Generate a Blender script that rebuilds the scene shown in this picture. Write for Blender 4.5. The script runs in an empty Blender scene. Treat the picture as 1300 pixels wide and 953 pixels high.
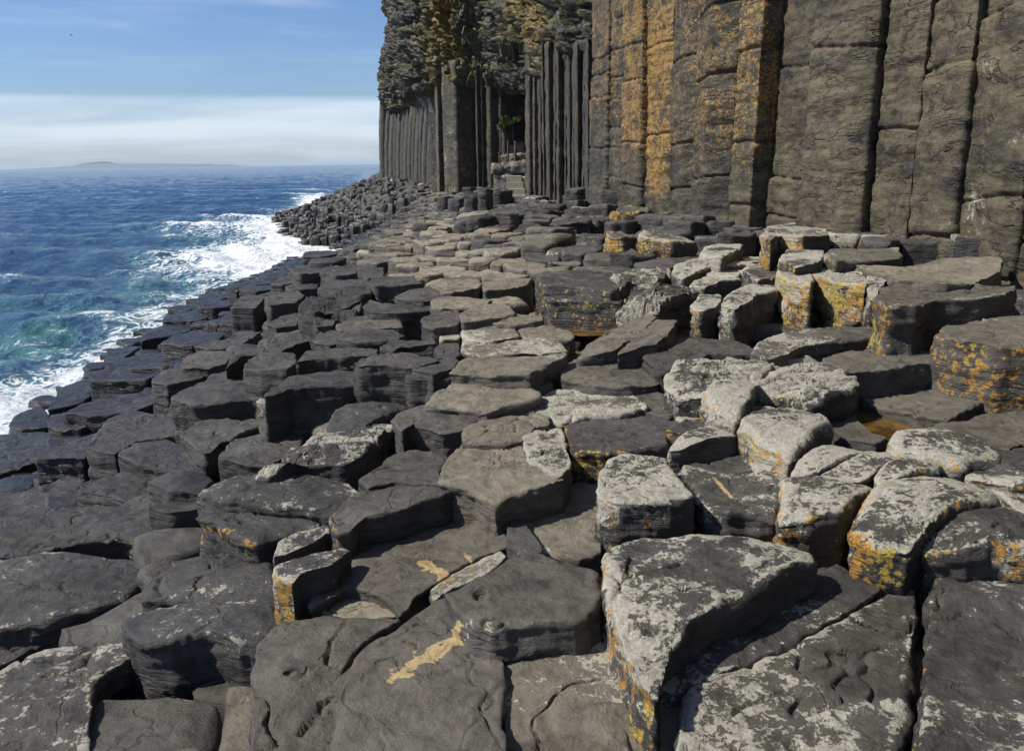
import bpy, math, random
import numpy as np
from mathutils import Vector
random.seed(7)
rng = np.random.RandomState(7)
scene = bpy.context.scene
col = scene.collection
R = math.radians

# ------------------------------------------------------------------ camera (photo is 1300 x 953 px, lens about 30 mm)
EYE = 3.9
F = 1083.0
PITCH, ROLL = R(14.05), R(0.85)
cam_d = bpy.data.cameras.new("camera")
cam = bpy.data.objects.new("camera", cam_d)
col.objects.link(cam)
scene.camera = cam
cam_d.sensor_width = 36.0
cam_d.lens = 36.0*F/1300.0
cam_d.clip_start = 0.05
cam_d.clip_end = 60000
fw = Vector((0, math.cos(PITCH), -math.sin(PITCH)))
up0 = Vector((0, math.sin(PITCH), math.cos(PITCH)))
rt0 = Vector((1, 0, 0))
c_, s_ = math.cos(ROLL), math.sin(ROLL)
# scene horizon falls towards the left of the photo: camera rolled
rt = rt0*c_ - up0*s_
up = up0*c_ + rt0*s_
from mathutils import Matrix
M = Matrix((( rt.x, up.x, -fw.x, 0), (rt.y, up.y, -fw.y, 0), (rt.z, up.z, -fw.z, EYE), (0, 0, 0, 1)))
cam.matrix_world = M

def ray(px, py):
    """direction of a photo pixel, scaled so that its y (depth) is 1"""
    u = (px-650.0)/F
    v = (476.5-py)/F
    d = fw + rt*u + up*v
    return d/d.y

def at_z(px, py, z):
    d = ray(px, py)
    k = (z-EYE)/d.z
    return (d.x*k, k)

def at_y(px, py, Y):
    d = ray(px, py)
    return (d.x*Y, Y, EYE+d.z*Y)

def proj(x, y, z):
    p = Vector((x, y, z-EYE))
    w = p.dot(fw)
    if w < 0.05:
        return None
    return (650+F*p.dot(rt)/w, 476.5-F*p.dot(up)/w)

# ------------------------------------------------------------------ noise in numpy
def _h(ix, iy, iz, s):
    n = (ix*374761393 + iy*668265263 + iz*2147483647 + s*974634777) & 0xffffffff
    n = ((n ^ (n >> 13))*1274126177) & 0xffffffff
    n = (n ^ (n >> 16))
    n = (n*2246822519) & 0xffffffff
    n = n ^ (n >> 15)
    return (n & 0xffffff)/float(0xffffff)

def vnoise(x, y, z, s=0):
    x = np.asarray(x, float); y = np.asarray(y, float); z = np.asarray(z, float)
    x, y, z = np.broadcast_arrays(x, y, z)
    ix = np.floor(x).astype(np.int64); iy = np.floor(y).astype(np.int64); iz = np.floor(z).astype(np.int64)
    fx = x-ix; fy = y-iy; fz = z-iz
    fx = fx*fx*fx*(fx*(fx*6-15)+10); fy = fy*fy*fy*(fy*(fy*6-15)+10); fz = fz*fz*fz*(fz*(fz*6-15)+10)
    r = 0
    for a in (0, 1):
        for b in (0, 1):
            for c in (0, 1):
                w = (fx if a else 1-fx)*(fy if b else 1-fy)*(fz if c else 1-fz)
                r = r + w*_h(ix+a, iy+b, iz+c, s)
    return r*2-1

def fbm(x, y, z, o=4, s=0, g=0.5):
    t = 0; a = 1.0; n = 0; f = 1.0
    for k in range(o):
        t = t + a*vnoise(x*f+k*17.3, y*f-k*9.1, z*f+k*5.7, s+k)
        n += a; a *= g; f *= 2.03
    return t/n

def sm(t):
    t = np.clip(t, 0, 1)
    return t*t*(3-2*t)

# ------------------------------------------------------------------ the lie of the land
P = EYE-1.75                                     # level of the causeway
_sh = [(-160, 660), (-60, 590), (5, 550), (50, 520), (110, 485), (130, 460), (180, 430), (207, 400), (245, 385), (290, 365), (335, 350),
       (365, 335), (383, 320), (398, 312), (392, 304), (370, 296), (352, 287), (362, 273), (400, 262), (430, 246), (450, 236)]
_shw = [at_z(a, b, 0.0) for a, b in _sh]
_shw = [(-6.5, -20.0), (-6.8, 3.0)] + _shw + [(-75, 480), (-80, 900)]
_sy = np.array([p[1] for p in _shw]); _sx = np.array([p[0] for p in _shw])
_o = np.argsort(_sy); _sy = _sy[_o]; _sx = _sx[_o]
def xshore(Y): return np.interp(Y, _sy, _sx)
_cl = [(6.6, -20), (6.2, 0), (5.6, 5), (5.05, 8.3), (4.77, 9.3), (4.57, 9.9), (4.3, 10.6), (3.9, 11.6), (3.6, 12.2), (3.3, 13), (2.95, 14), (2.7, 15),
       (2.5, 16), (2.25, 17), (2.1, 18), (1.85, 19.5), (1.95, 24), (1.6, 33), (1.0, 38), (-0.4, 40), (-2.2, 39.5), (-3.1, 39), (-4.1, 46), (-7.4, 62), (-12.1, 80), (-8, 84), (60, 100), (70, 900)]
_cy = np.array([p[1] for p in _cl]); _cx = np.array([p[0] for p in _cl])
def xcliff(Y):
    return np.interp(Y, _cy_m, _cx_m)
_cy_m = np.array([-20, 0, 5, 8.3, 10.6, 13, 16, 19.5, 33, 40, 46, 62, 80, 84, 100, 900.])
_cx_m = np.array([6.6, 6.2, 5.6, 5.05, 4.3, 3.3, 2.5, 1.85, 1.6, -1.5, -4.1, -7.4, -12.1, -8, 30, 30.])
def ground(x, y):
    s = x-xshore(y)
    g = 0.12+(P-0.12)*sm(s/7.0)
    return np.where(s < 0, 0.12+0.28*s, g)
def rise(x, y):
    dc = xcliff(y)-x
    return 0.55*(1-sm(dc/5.0))*sm((y-4)/4.0)

def hit(px, py, full=False):
    d = ray(px, py)
    ys = 1.0*np.power(1.012, np.arange(0, 460))
    zs = EYE+d.z*ys
    g = ground(d.x*ys, ys)
    if full: g = g+rise(d.x*ys, ys)
    k = np.where(zs < g)[0]
    i = k[0] if len(k) else len(ys)-1
    return d.x*ys[i], ys[i], float(g[i])

# ------------------------------------------------------------------ object helpers
def tag(o, label=None, cat=None, group=None, kind=None):
    if label: o["label"] = label
    if cat: o["category"] = cat
    if group: o["group"] = group
    if kind: o["kind"] = kind
    return o

def mesh_from(name, verts, faces, mats, mixc=None, smooth=True, parent=None):
    """verts (n,3) array; faces (m,4) int array or list of lists"""
    me = bpy.data.meshes.new(name)
    verts = np.asarray(verts, dtype=np.float32)
    if isinstance(faces, np.ndarray):
        m, k = faces.shape
        me.vertices.add(len(verts)); me.vertices.foreach_set("co", verts.ravel())
        me.loops.add(m*k); me.loops.foreach_set("vertex_index", faces.astype(np.int32).ravel())
        me.polygons.add(m)
        me.polygons.foreach_set("loop_start", np.arange(0, m*k, k, dtype=np.int32))
        me.update(calc_edges=True)
    else:
        me.from_pydata([tuple(map(float, v)) for v in verts], [], faces)
        me.update()
    me.validate()
    if smooth:
        me.polygons.foreach_set("use_smooth", np.ones(len(me.polygons), dtype=bool))
    if mixc is not None:
        a = me.attributes.new("mixc", 'FLOAT_COLOR', 'POINT')
        a.data.foreach_set("color", np.asarray(mixc, dtype=np.float32).ravel())
    for mt in (mats if isinstance(mats, (list, tuple)) else [mats]):
        me.materials.append(mt)
    o = bpy.data.objects.new(name, me)
    col.objects.link(o)
    if parent: o.parent = parent
    return o

# ------------------------------------------------------------------ node helper
class NT:
    def __init__(s, mat):
        s.t = mat.node_tree; s.n = s.t.nodes; s.l = s.t.links
    def new(s, ty, **kw):
        n = s.n.new(ty)
        for k, v in kw.items(): setattr(n, k, v)
        return n
    def put(s, sock, v):
        if hasattr(v, 'is_output') or isinstance(v, bpy.types.NodeSocket): s.l.new(v, sock)
        else: sock.default_value = v
    def math(s, op, a, b=0.0, c=None, clamp=False):
        n = s.new('ShaderNodeMath', operation=op, use_clamp=clamp)
        s.put(n.inputs[0], a); s.put(n.inputs[1], b)
        if c is not None: s.put(n.inputs[2], c)
        return n.outputs[0]
    def noise(s, vec, scale, detail=4, rough=0.5, dist=0.0):
        n = s.new('ShaderNodeTexNoise')
        s.put(n.inputs['Vector'], vec); n.inputs['Scale'].default_value = scale
        n.inputs['Detail'].default_value = detail; n.inputs['Roughness'].default_value = rough
        n.inputs['Distortion'].default_value = dist
        return n.outputs['Fac']
    def ramp(s, v, lo, hi):
        n = s.new('ShaderNodeMapRange', interpolation_type='SMOOTHSTEP')
        s.put(n.inputs['Value'], v); s.put(n.inputs['From Min'], lo); s.put(n.inputs['From Max'], hi)
        return n.outputs[0]
    def mix(s, f, a, b):
        n = s.new('ShaderNodeMix', data_type='RGBA')
        s.put(n.inputs[0], f)
        s.put(n.inputs[6], a if not isinstance(a, tuple) else (*a, 1)); s.put(n.inputs[7], b if not isinstance(b, tuple) else (*b, 1))
        return n.outputs[2]
    def scalev(s, vec, sc):
        n = s.new('ShaderNodeMapping'); s.put(n.inputs['Vector'], vec); n.inputs['Scale'].default_value = sc
        return n.outputs[0]

def new_mat(name):
    m = bpy.data.materials.new(name); m.use_nodes = True
    return m, NT(m), m.node_tree.nodes['Principled BSDF']

def rock_mat(name, stains=(), bump=1.0, sv_=(1.6, 1.6, 13.0), sa=0.05, ocol=None, crack=0.0, patch=0.0, wet=True, dark=(0.023, 0.0218, 0.0205), light=(0.069, 0.0655, 0.060), tan=(0.285, 0.245, 0.170),
             pale=(0.46, 0.43, 0.34), strat=True, green=0.0):
    m, t, b = new_mat(name)
    geo = t.new('ShaderNodeNewGeometry').outputs['Position']
    at = t.new('ShaderNodeAttribute', attribute_name="mixc")
    sep = t.new('ShaderNodeSeparateColor'); t.l.new(at.outputs['Color'], sep.inputs[0])
    Lc, Oc, Tc = sep.outputs[0], sep.outputs[1], sep.outputs[2]
    rim = at.outputs['Alpha']
    n_big = t.noise(geo, 1.7, 5, 0.6, 0.3)
    n_mid = t.noise(geo, 9.0, 8, 0.68, 0.4)
    n_fine = t.noise(geo, 60.0, 6, 0.7)
    n_grit = t.noise(geo, 240.0, 3, 0.7)
    base = t.mix(t.ramp(t.math('ADD', t.math('MULTIPLY', n_big, 0.55), t.math('MULTIPLY', n_mid, 0.45)), 0.36, 0.64), dark, light)
    tf = t.math('MULTIPLY', Tc, t.ramp(t.math('ADD', t.math('MULTIPLY', n_big, 0.4), t.math('MULTIPLY', n_mid, 0.6)), 0.22, 0.58), clamp=True)
    base = t.mix(tf, base, tan)
    # rust-brown blotches
    base = t.mix(t.math('MULTIPLY', t.ramp(t.noise(geo, 4.3, 6, 0.7, 1.0), 0.55, 0.75), 0.35), base, (0.085, 0.055, 0.032))
    # fine speckle of tiny pale lichen everywhere
    sp = t.math('MULTIPLY', t.ramp(n_fine, 0.60, 0.68), t.ramp(n_mid, 0.48, 0.6))
    base = t.mix(t.math('MULTIPLY', sp, t.math('ADD', t.math('MULTIPLY', Lc, 1.2), 0.12), clamp=True), base, (0.26, 0.245, 0.20))
    # crust of pale lichen
    n_lf = t.noise(geo, 26.0, 7, 0.75, 0.5)
    nl = t.math('ADD', t.math('MULTIPLY', n_mid, 0.40), t.math('ADD', t.math('MULTIPLY', n_lf, 0.42), t.math('MULTIPLY', n_fine, 0.20)))
    nl = t.math('ADD', nl, t.math('MULTIPLY', t.math('SUBTRACT', n_big, 0.5), 0.55))
    lv = t.math('ADD', nl, t.math('MULTIPLY', t.math('MULTIPLY', Lc, t.math('ADD', t.math('MULTIPLY', rim, 0.35), 0.75)), 0.345))
    lm = t.ramp(lv, 0.685, 0.715)
    pc = t.mix(t.ramp(n_fine, 0.35, 0.68), tuple(x*0.62 for x in pale), pale)
    base = t.mix(t.math('MULTIPLY', lm, 0.9), base, pc)
    # orange and yellow lichen in blobs
    vo = t.new('ShaderNodeTexVoronoi', feature='SMOOTH_F1'); t.l.new(geo, vo.inputs['Vector']); vo.inputs['Scale'].default_value = 26.0
    vo.inputs['Smoothness'].default_value = 0.6
    no2 = t.noise(geo, 11.0, 7, 0.75, 0.5)
    no3 = t.noise(geo, 33.0, 5, 0.75)
    ov = t.math('ADD', t.math('MULTIPLY', no2, 0.75), t.math('MULTIPLY', no3, 0.35))
    ov = t.math('SUBTRACT', ov, t.math('MULTIPLY', vo.outputs['Distance'], 0.22))
    ov = t.math('ADD', ov, t.math('MULTIPLY', Oc, 0.235))
    if ocol: ov = t.math('ADD', t.math('MULTIPLY', ov, .80), t.math('MULTIPLY', t.noise(t.scalev(geo, (1, 1, .8)), 2.6, 5, 0.6), .22))
    om = t.ramp(ov, 0.635, 0.665)
    om = t.math('MULTIPLY', om, t.ramp(Oc, 0.02, 0.15))
    oc = t.mix(t.ramp(t.noise(geo, 3.0, 3, 0.6), 0.46, 0.62), (0.54, 0.27, 0.028), (0.56, 0.41, 0.06))
    if ocol: oc = t.mix(0.65, oc, ocol)
    oc = t.mix(t.ramp(n_fine, 0.42, 0.7), t.mix(0.45, oc, (0.10, 0.06, 0.03)), oc)
    base = t.mix(t.math('MULTIPLY', om, 0.88), base, oc)
    if green:
        gm = t.math('MULTIPLY', t.ramp(t.noise(geo, 0.8, 8, 0.78, 0.5), 0.49, 0.60), green)
        base = t.mix(gm, base, (0.105, 0.098, 0.026))
    for (p, q, w) in stains:                       # dried yellowish crust with a shape of its own
        p = Vector(p); q = Vector(q); p.z = q.z = 0; ax = (q-p)
        v = t.new('ShaderNodeVectorMath', operation='SUBTRACT'); t.l.new(t.scalev(geo, (1, 1, 0)), v.inputs[0]); v.inputs[1].default_value = (p.x, p.y, 0)
        d = t.new('ShaderNodeVectorMath', operation='DOT_PRODUCT'); t.l.new(v.outputs[0], d.inputs[0]); d.inputs[1].default_value = ax/ax.length_squared
        h = t.math('ADD', d.outputs['Value'], 0.0, clamp=True)
        sc = t.new('ShaderNodeVectorMath', operation='SCALE'); sc.inputs[0].default_value = ax; t.l.new(h, sc.inputs['Scale'])
        df = t.new('ShaderNodeVectorMath', operation='SUBTRACT'); t.l.new(v.outputs[0], df.inputs[0]); t.l.new(sc.outputs[0], df.inputs[1])
        ln = t.new('ShaderNodeVectorMath', operation='LENGTH'); t.l.new(df.outputs[0], ln.inputs[0])
        e = t.math('ADD', ln.outputs['Value'], t.math('MULTIPLY', t.math('SUBTRACT', t.noise(geo, 15.0, 5, 0.6), 0.5), w*4.2))
        base = t.mix(t.ramp(e, w*0.75, w*0.6), base, (0.42, 0.31, 0.14))
    wz = t.new('ShaderNodeSeparateXYZ'); t.l.new(geo, wz.inputs[0])
    wt_ = t.ramp(t.math('ADD', wz.outputs['Z'], t.math('MULTIPLY', t.math('SUBTRACT', n_big, 0.5), 0.8)), 1.85, 0.55)
    base = t.mix(t.math('MULTIPLY', wt_, 0.55), base, (0.008, 0.0078, 0.0075))   # rock wetted by the swell
    t.l.new(base, b.inputs['Base Color'])
    rg = t.math('ADD', t.math('MULTIPLY', n_mid, 0.35), 0.42)
    rg = t.math('SUBTRACT', rg, t.math('MULTIPLY', wt_, 0.28))
    t.l.new(t.math('ADD', rg, t.math('MULTIPLY', lm, 0.2), clamp=True), b.inputs['Roughness'])
    b.inputs['Specular IOR Level'].default_value = 0.35
    if crack:                                      # the open level cracks and chipped seams of a standing column
        cn = t.noise(t.scalev(geo, (1.1, 1.1, 4.2)), 1.0, 4, 0.55, 0.35)
        ck = t.ramp(t.math('ABSOLUTE', t.math('SUBTRACT', cn, 0.47)), 0.013, 0.002)
        cn2 = t.noise(t.scalev(geo, (3.5, 3.5, 9.0)), 1.0, 4, 0.6, 0.6)
        ck2 = t.math('MULTIPLY', t.ramp(t.math('ABSOLUTE', t.math('SUBTRACT', cn2, 0.55)), 0.016, 0.002), 0.32 if patch else 0.0)
        ck = t.math('MAXIMUM', ck, ck2)
        base2 = t.mix(t.math('MULTIPLY', ck, 0.7 if patch else 0.15), base, (0.010, 0.009, 0.008))
        base2 = t.mix(t.math('MULTIPLY', t.ramp(t.noise(t.scalev(geo, (1.5, 1.5, 2.2)), 1.4, 6, 0.65), 0.50, 0.63), patch), base2, dark)
        t.l.new(base2, b.inputs['Base Color'])
    # relief
    hgt = t.math('ADD', t.math('MULTIPLY', n_mid, t.math('ADD', 0.008, t.math('MULTIPLY', t.ramp(t.noise(geo, 2.9, 3, .5), 0.4, 0.62), 0.026))), t.math('MULTIPLY', n_fine, 0.0065))
    hgt = t.math('ADD', hgt, t.math('MULTIPLY', n_grit, 0.0016))
    hgt = t.math('ADD', hgt, t.math('MULTIPLY', lm, 0.0030))
    if crack: hgt = t.math('SUBTRACT', hgt, t.math('MULTIPLY', ck, crack))
    if strat:                                      # level cracks and ledges on the sides
        sv = t.scalev(geo, sv_)
        st = t.noise(sv, 1.0, 7, 0.66, 0.5)
        nrm = t.new('ShaderNodeNewGeometry')
        sx = t.new('ShaderNodeSeparateXYZ'); t.l.new(nrm.outputs['True Normal'], sx.inputs[0])
        vert = t.ramp(t.math('ABSOLUTE', sx.outputs['Z']), 0.75, 0.3)
        hgt = t.math('ADD', hgt, t.math('MULTIPLY', t.math('MULTIPLY', st, vert), sa))
        tv = t.new('ShaderNodeMapping'); t.l.new(geo, tv.inputs['Vector']); tv.inputs['Rotation'].default_value = (0, 0, R(-24)); tv.inputs['Scale'].default_value = (1.2, 7.0, 1.2)
        tn = t.noise(tv.outputs[0], 1.1, 5, 0.6, 0.15)
        cr = t.ramp(t.math('ABSOLUTE', t.math('SUBTRACT', tn, 0.5)), 0.0, 0.022)
        hgt = t.math('ADD', hgt, t.math('MULTIPLY', cr, 0.0012))
    bp = t.new('ShaderNodeBump'); bp.inputs['Strength'].default_value = bump; bp.inputs['Distance'].default_value = 1.0
    t.l.new(hgt, bp.inputs['Height']); t.l.new(bp.outputs[0], b.inputs['Normal'])
    return m
# ------------------------------------------------------------------ materials of the rocks
_g1 = lambda a, b, z: Vector((*at_z(a, b, z), z))
ROCK = rock_mat("basalt", crack=.004, stains=[(_g1(500, 845, P+.02), _g1(575, 803, P+.02), 0.045), (_g1(538, 702, P), _g1(563, 722, P), 0.036), (_g1(590, 690, P), _g1(600, 705, P), 0.016), (_g1(905, 602, P+.13), _g1(930, 626, P+.13), 0.014)])
SMALL = rock_mat("basalt_rubble", strat=False)
WALL = rock_mat("basalt_wall", sv_=(2.4, 2.4, 6.5), sa=.035, ocol=(.34, .19, .05), crack=.02, patch=.75, dark=(.026, .024, .020), light=(0.088, 0.074, 0.046), tan=(0.168, 0.136, 0.075), bump=1.0)
CRAG = rock_mat("basalt_crag", strat=False, crack=.05, patch=.5, dark=(.018, .018, .015), light=(0.052, 0.050, 0.040), green=1.0, bump=1.6, ocol=(.30, .21, .04))

def resample(poly, n, cut=0.07, jit=0.02, seed=0, rounds=2):
    """rounded, slightly ragged closed outline with n points, star-shaped about its centroid"""
    p = np.array(poly, float)
    a = np.roll(p, 1, 0); b = np.roll(p, -1, 0)   # each corner becomes a short three-point bevel
    p0 = p+(a-p)*cut*1.3; p2 = p+(b-p)*cut*1.3; p1 = p0*.25+p*.5+p2*.25
    p = np.stack([p0, p1, p2], 1).reshape(-1, 2)
    q = np.roll(p, -1, 0)
    L = np.linalg.norm(q-p, axis=1); s = np.concatenate([[0], np.cumsum(L)])
    t = np.arange(n)/n*s[-1]
    i = np.clip(np.searchsorted(s, t, side='right')-1, 0, len(p)-1)
    f = (t-s[i])/np.maximum(L[i], 1e-9)
    o = p[i]*(1-f[:, None])+q[i]*f[:, None]
    d = np.roll(o, -1, 0)-np.roll(o, 1, 0)
    nn = np.stack([d[:, 1], -d[:, 0]], 1); nn /= np.maximum(np.linalg.norm(nn, axis=1), 1e-9)[:, None]
    a = fbm(o[:, 0]*4.5, o[:, 1]*4.5, seed*3.1, 4, seed)
    a = a+0.4*fbm(o[:, 0]*19, o[:, 1]*19, seed*1.1, 3, seed+5)
    return o+nn*(a*jit)[:, None], nn

def area(poly):
    p = np.array(poly); q = np.roll(p, -1, 0)
    return 0.5*np.sum(p[:, 0]*q[:, 1]-q[:, 0]*p[:, 1])

def block_mesh(poly, ztop, depth, seed, res=0.02, edge=0.04, dome=0.0, tilt=(0, 0), rough=1.0, L=0, O=0, T=0, side_res=None, jit=0.02, capo=1.0, maxn=190, steps=.6):
    """a weathered column end: ragged outline, chipped rounded rim, split and pitted top, ledged sides"""
    poly = [tuple(p) for p in poly]
    if area(poly) < 0: poly = poly[::-1]
    pa = np.array(poly)
    per = np.sum(np.linalg.norm(np.roll(pa, -1, 0)-pa, axis=1))
    n = int(np.clip(per/res, 18, maxn))
    B, nn = resample(poly, n, seed=seed % 997, jit=jit)
    A = B; B2 = np.roll(B, -1, 0)
    cr = A[:, 0]*B2[:, 1]-B2[:, 0]*A[:, 1]
    C = np.array([np.sum((A[:, 0]+B2[:, 0])*cr), np.sum((A[:, 1]+B2[:, 1])*cr)])/(3*np.sum(cr))
    Rl = np.linalg.norm(B-C, axis=1)
    rm = Rl.mean()
    nt = int(np.clip(rm/res*0.95, 3, 42))
    e = edge*(0.65+0.9*np.clip(fbm(B[:, 0]*5, B[:, 1]*5, seed*0.7, 3, seed+11)+0.35, 0, 1.4))
    e = np.minimum(e, Rl*0.35)
    rings = []; wside = []; rimw = []
    for k in range(nt):
        f = ((k+0.6)/nt)**0.8
        rad = (1-e/Rl)*f
        rings.append((rad, np.zeros(n))); wside.append(0.0); rimw.append(max(0, (f-0.72)/0.28)**2*0.8)
    ne = 5 if res < 0.05 else 3
    for k in range(1, ne+1):
        a = k/ne*math.pi/2
        rings.append((1-e/Rl*(1-math.sin(a)), -e*(1-math.cos(a)))); wside.append(k/ne*0.8); rimw.append(1.0)
    sr = side_res or res*1.15
    nd = max(2, min(34, int(depth/sr)))
    for k in range(1, nd+1):
        f = (k/nd)**1.25
        rings.append((np.ones(n), -e-(depth-e)*f)); wside.append(1.0); rimw.append(max(0, 1-depth*f/0.13)*0.9)
    nr = len(rings)
    rad = np.stack([np.broadcast_to(r[0], (n,)) for r in rings]); dz = np.stack([r[1] for r in rings])
    XY = C[None, None, :]+(B-C)[None]*rad[:, :, None]
    x = XY[:, :, 0]; y = XY[:, :, 1]
    ws = np.array(wside)[:, None]*np.ones((1, n)); rw = np.array(rimw)[:, None]*np.ones((1, n))
    rr = (x-C[0])**2+(y-C[1])**2
    z = ztop+dz+tilt[0]*(x-C[0])+tilt[1]*(y-C[1])
    top = 1-ws
    sc = min(1.0, rm/0.3)
    ang = (seed*37 % 100)/100*0.9-0.2
    ca, sa = math.cos(ang), math.sin(ang)
    xr = x*ca+y*sa; yr = -x*sa+y*ca
    hz = 0.020*sc*fbm(x*2.6, y*2.6, seed*1.3, 4, seed+2)+0.010*sc*fbm(x*13, y*13, seed*.3, 4, seed+3, 0.6)
    # splits running one way across the top, each a small step or crack
    st = fbm(xr*1.6, yr*7.5, seed*.9, 3, seed+4)
    step = np.floor(st*4.0+0.5)/4.0
    hz = hz+0.035*sc*steps*step
    # one or two cracks
    c1 = np.abs(fbm(xr*2.1+3, yr*2.9, seed*2.1, 3, seed+6))
    hz = hz-0.026*sc*np.clip(1-c1/0.022, 0, 1)*(0.5+0.5*((seed*13) % 3 > 0))
    hz = hz+dome*(1-rr/(rm*rm))*0.9
    z = z+hz*rough*np.clip(top+0.25, 0, 1)
    # sides: ledges and pits
    zs = z*1.0
    so = 0.022*fbm(x*3.2, y*3.2, zs*9+seed, 4, seed+7, 0.55)+0.014*np.round(2.2*fbm(x*1.8, y*1.8, zs*13+seed, 2, seed+8))/2.2
    so = so+0.008*fbm(x*16, y*16, zs*26, 3, seed+9)
    so = so*rough*ws*sc*1.3
    x = x+nn[None, :, 0]*so; y = y+nn[None, :, 1]*so
    V = np.stack([x, y, z], 2).reshape(-1, 3)
    cz = z[0].mean()
    V = np.vstack([V, [[C[0], C[1], cz]]])
    ci = len(V)-1
    i = np.arange(nr-1)[:, None]*n; j = np.arange(n)[None]; j2 = (j+1) % n
    Fq = np.stack([i+j, i+n+j, i+n+j2, i+j2], 2).reshape(-1, 4)
    Ft = np.stack([np.full(n, ci), np.arange(n), (np.arange(n)+1) % n, (np.arange(n)+1) % n], 1)
    sd = np.clip(ws, 0, 1)
    fac = sm(0.55-1.3*nn[None, :, 0]+0.15*nn[None, :, 1])            # crusts keep to the seaward faces
    shy = 1-sd*(1-fac)*.85
    cl = np.stack([L*(1-0.25*sd)*shy+0*x, O*shy*(0.2+0.8*np.clip(sd+rw*0.5, 0, 1)), T*(1-0.55*sd)+0*x, rw], 2).reshape(-1, 4)
    cl = np.vstack([cl, [[L, O*.25, T, 0]]])
    return V, Fq, Ft[:, :3], cl

def make_block(name, mats, *a, **k):
    V, Fq, Ft, cl = block_mesh(*a, **k)
    me = bpy.data.meshes.new(name)
    nq, nt = len(Fq), len(Ft)
    me.vertices.add(len(V)); me.vertices.foreach_set("co", V.astype(np.float32).ravel())
    me.loops.add(nq*4+nt*3)
    me.loops.foreach_set("vertex_index", np.concatenate([Fq.ravel(), Ft.ravel()]).astype(np.int32))
    me.polygons.add(nq+nt)
    me.polygons.foreach_set("loop_start", np.concatenate([np.arange(nq)*4, nq*4+np.arange(nt)*3]).astype(np.int32))
    me.update(calc_edges=True)
    me.polygons.foreach_set("use_smooth", np.ones(nq+nt, dtype=bool))
    at = me.attributes.new("mixc", 'FLOAT_COLOR', 'POINT'); at.data.foreach_set("color", cl.astype(np.float32).ravel())
    me.materials.append(mats)
    o = bpy.data.objects.new(name, me); col.objects.link(o)
    # put the origin at the block's foot
    c = V.mean(0); c[2] = V[:, 2].min()
    me.transform(Matrix.Translation(-Vector(c))); o.location = c
    return o

def inside(poly, x, y):
    r = False; n = len(poly)
    for i in range(n):
        x1, y1 = poly[i]; x2, y2 = poly[(i+1) % n]
        if (y1 > y) != (y2 > y) and x < (x2-x1)*(y-y1)/(y2-y1)+x1: r = not r
    return r

LAND = []
BLOCKS = []      # world outlines of the traced blocks
GROUP = "weathered basalt column ends making up the causeway"
def block(v, L, O, T, pts, label, dome=None, depth=None, edge=None, tilt=(0, 0), rough=1.0, d=None, cat="basalt block", name="basalt_block", steps=.55):
    pp = [tuple(map(float, q.split(','))) for q in pts.split()]
    cx = sum(p[0] for p in pp)/len(pp); cy = sum(p[1] for p in pp)/len(pp)
    if cx < 540 and cy < 500 and v > .25: v = .25+(v-.25)*.72
    x, y, g = hit(cx, cy)
    z = g+v
    for _ in range(3):                            # settle on the ground under the block itself
        x, y = at_z(cx, cy, z); z = float(ground(x, y))+v
    # outline on a (possibly tilted) plane
    w = []
    for a, b in pp:
        dr = ray(a, b)
        k = (z-tilt[0]*x-tilt[1]*y-EYE)/(dr.z-tilt[0]*dr.x-tilt[1])
        w.append((dr.x*k, k))
    BLOCKS.append((w, z, x, y)); LAND.append((label, cx, cy, x, y))
    i = len(BLOCKS)
    D = math.hypot(x, y)
    res = max(0.010, D*0.0030)
    c0 = (sum(q[0] for q in w)/len(w), sum(q[1] for q in w)/len(w))
    w = [(c0[0]+(q[0]-c0[0])*1.03, c0[1]+(q[1]-c0[1])*1.03) for q in w]
    pw = np.array(w); size = math.sqrt(abs(area(w)))
    if dome is None: dome = (rng.rand()-0.5)*0.03*size/0.5
    o = make_block(name, ROCK, w, z, depth or (0.55 if D < 7 else 0.8), 100+i*7, res=res, edge=(edge or min(0.05, 0.085*size)*(0.8+0.6*rng.rand()))*(.25+.42*min(1, L)),
                   dome=dome, tilt=tilt, rough=rough, L=L, O=O, T=T, jit=0.022*min(1, size/0.4), steps=steps)
    tag(o, label, cat, GROUP)
    return o
# ------------------------------------------------------------------ the column ends that can be told apart in the photo
# near right
block(.17,.72,.75,.15,"772,705 800,688 865,679 960,680 1025,695 1033,712 975,744 920,772 875,797 848,822 836,870 805,850 783,790 768,740","biggest pale lichened slab at front right of centre, orange down its left edge",dome=.03,edge=.05,depth=.7)
block(.02,.52,.35,.1,"1034,718 1062,714 1117,742 1120,750 1060,785 975,829 920,850 870,872 840,870 850,835 890,800 960,760 1000,735","dark slab half crusted with pale lichen above the diagonal crack, right foreground",dome=0,steps=.2)
block(.01,.72,.25,.2,"1122,751 1163,738 1166,762 1160,820 1150,900 1140,975 860,975 872,876 922,855 980,832 1062,789","pale grey lichened slab below the diagonal crack, at the bottom edge of the picture",dome=0,steps=.2)
block(.06,.55,.55,.1,"1190,717 1225,714 1300,720 1420,730 1420,975 1170,975 1172,850 1178,782","flat pale and orange spotted block in the bottom right corner")
block(.24,.80,.95,.15,"1108,619 1137,606 1187,601 1192,596 1212,597 1240,608 1270,628 1268,641 1215,652 1182,668 1160,688 1120,684 1082,668","rounded boulder-like block covered in orange and white lichen near the right edge",dome=.05,edge=.07)
block(.20,.65,.75,.1,"1170,674 1188,649 1215,639 1250,637 1300,650 1360,680 1340,702 1260,692 1215,695 1178,693","rounded dark block with a bright yellow lichen patch at the right edge",dome=.04,edge=.07)
block(.21,.72,.9,.15,"990,612 1000,603 1020,600 1065,605 1108,614 1092,630 1070,650 1030,655 990,652","square-faced block with orange and white blotches left of the orange boulder-like block",edge=.06,dome=.03)
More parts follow.
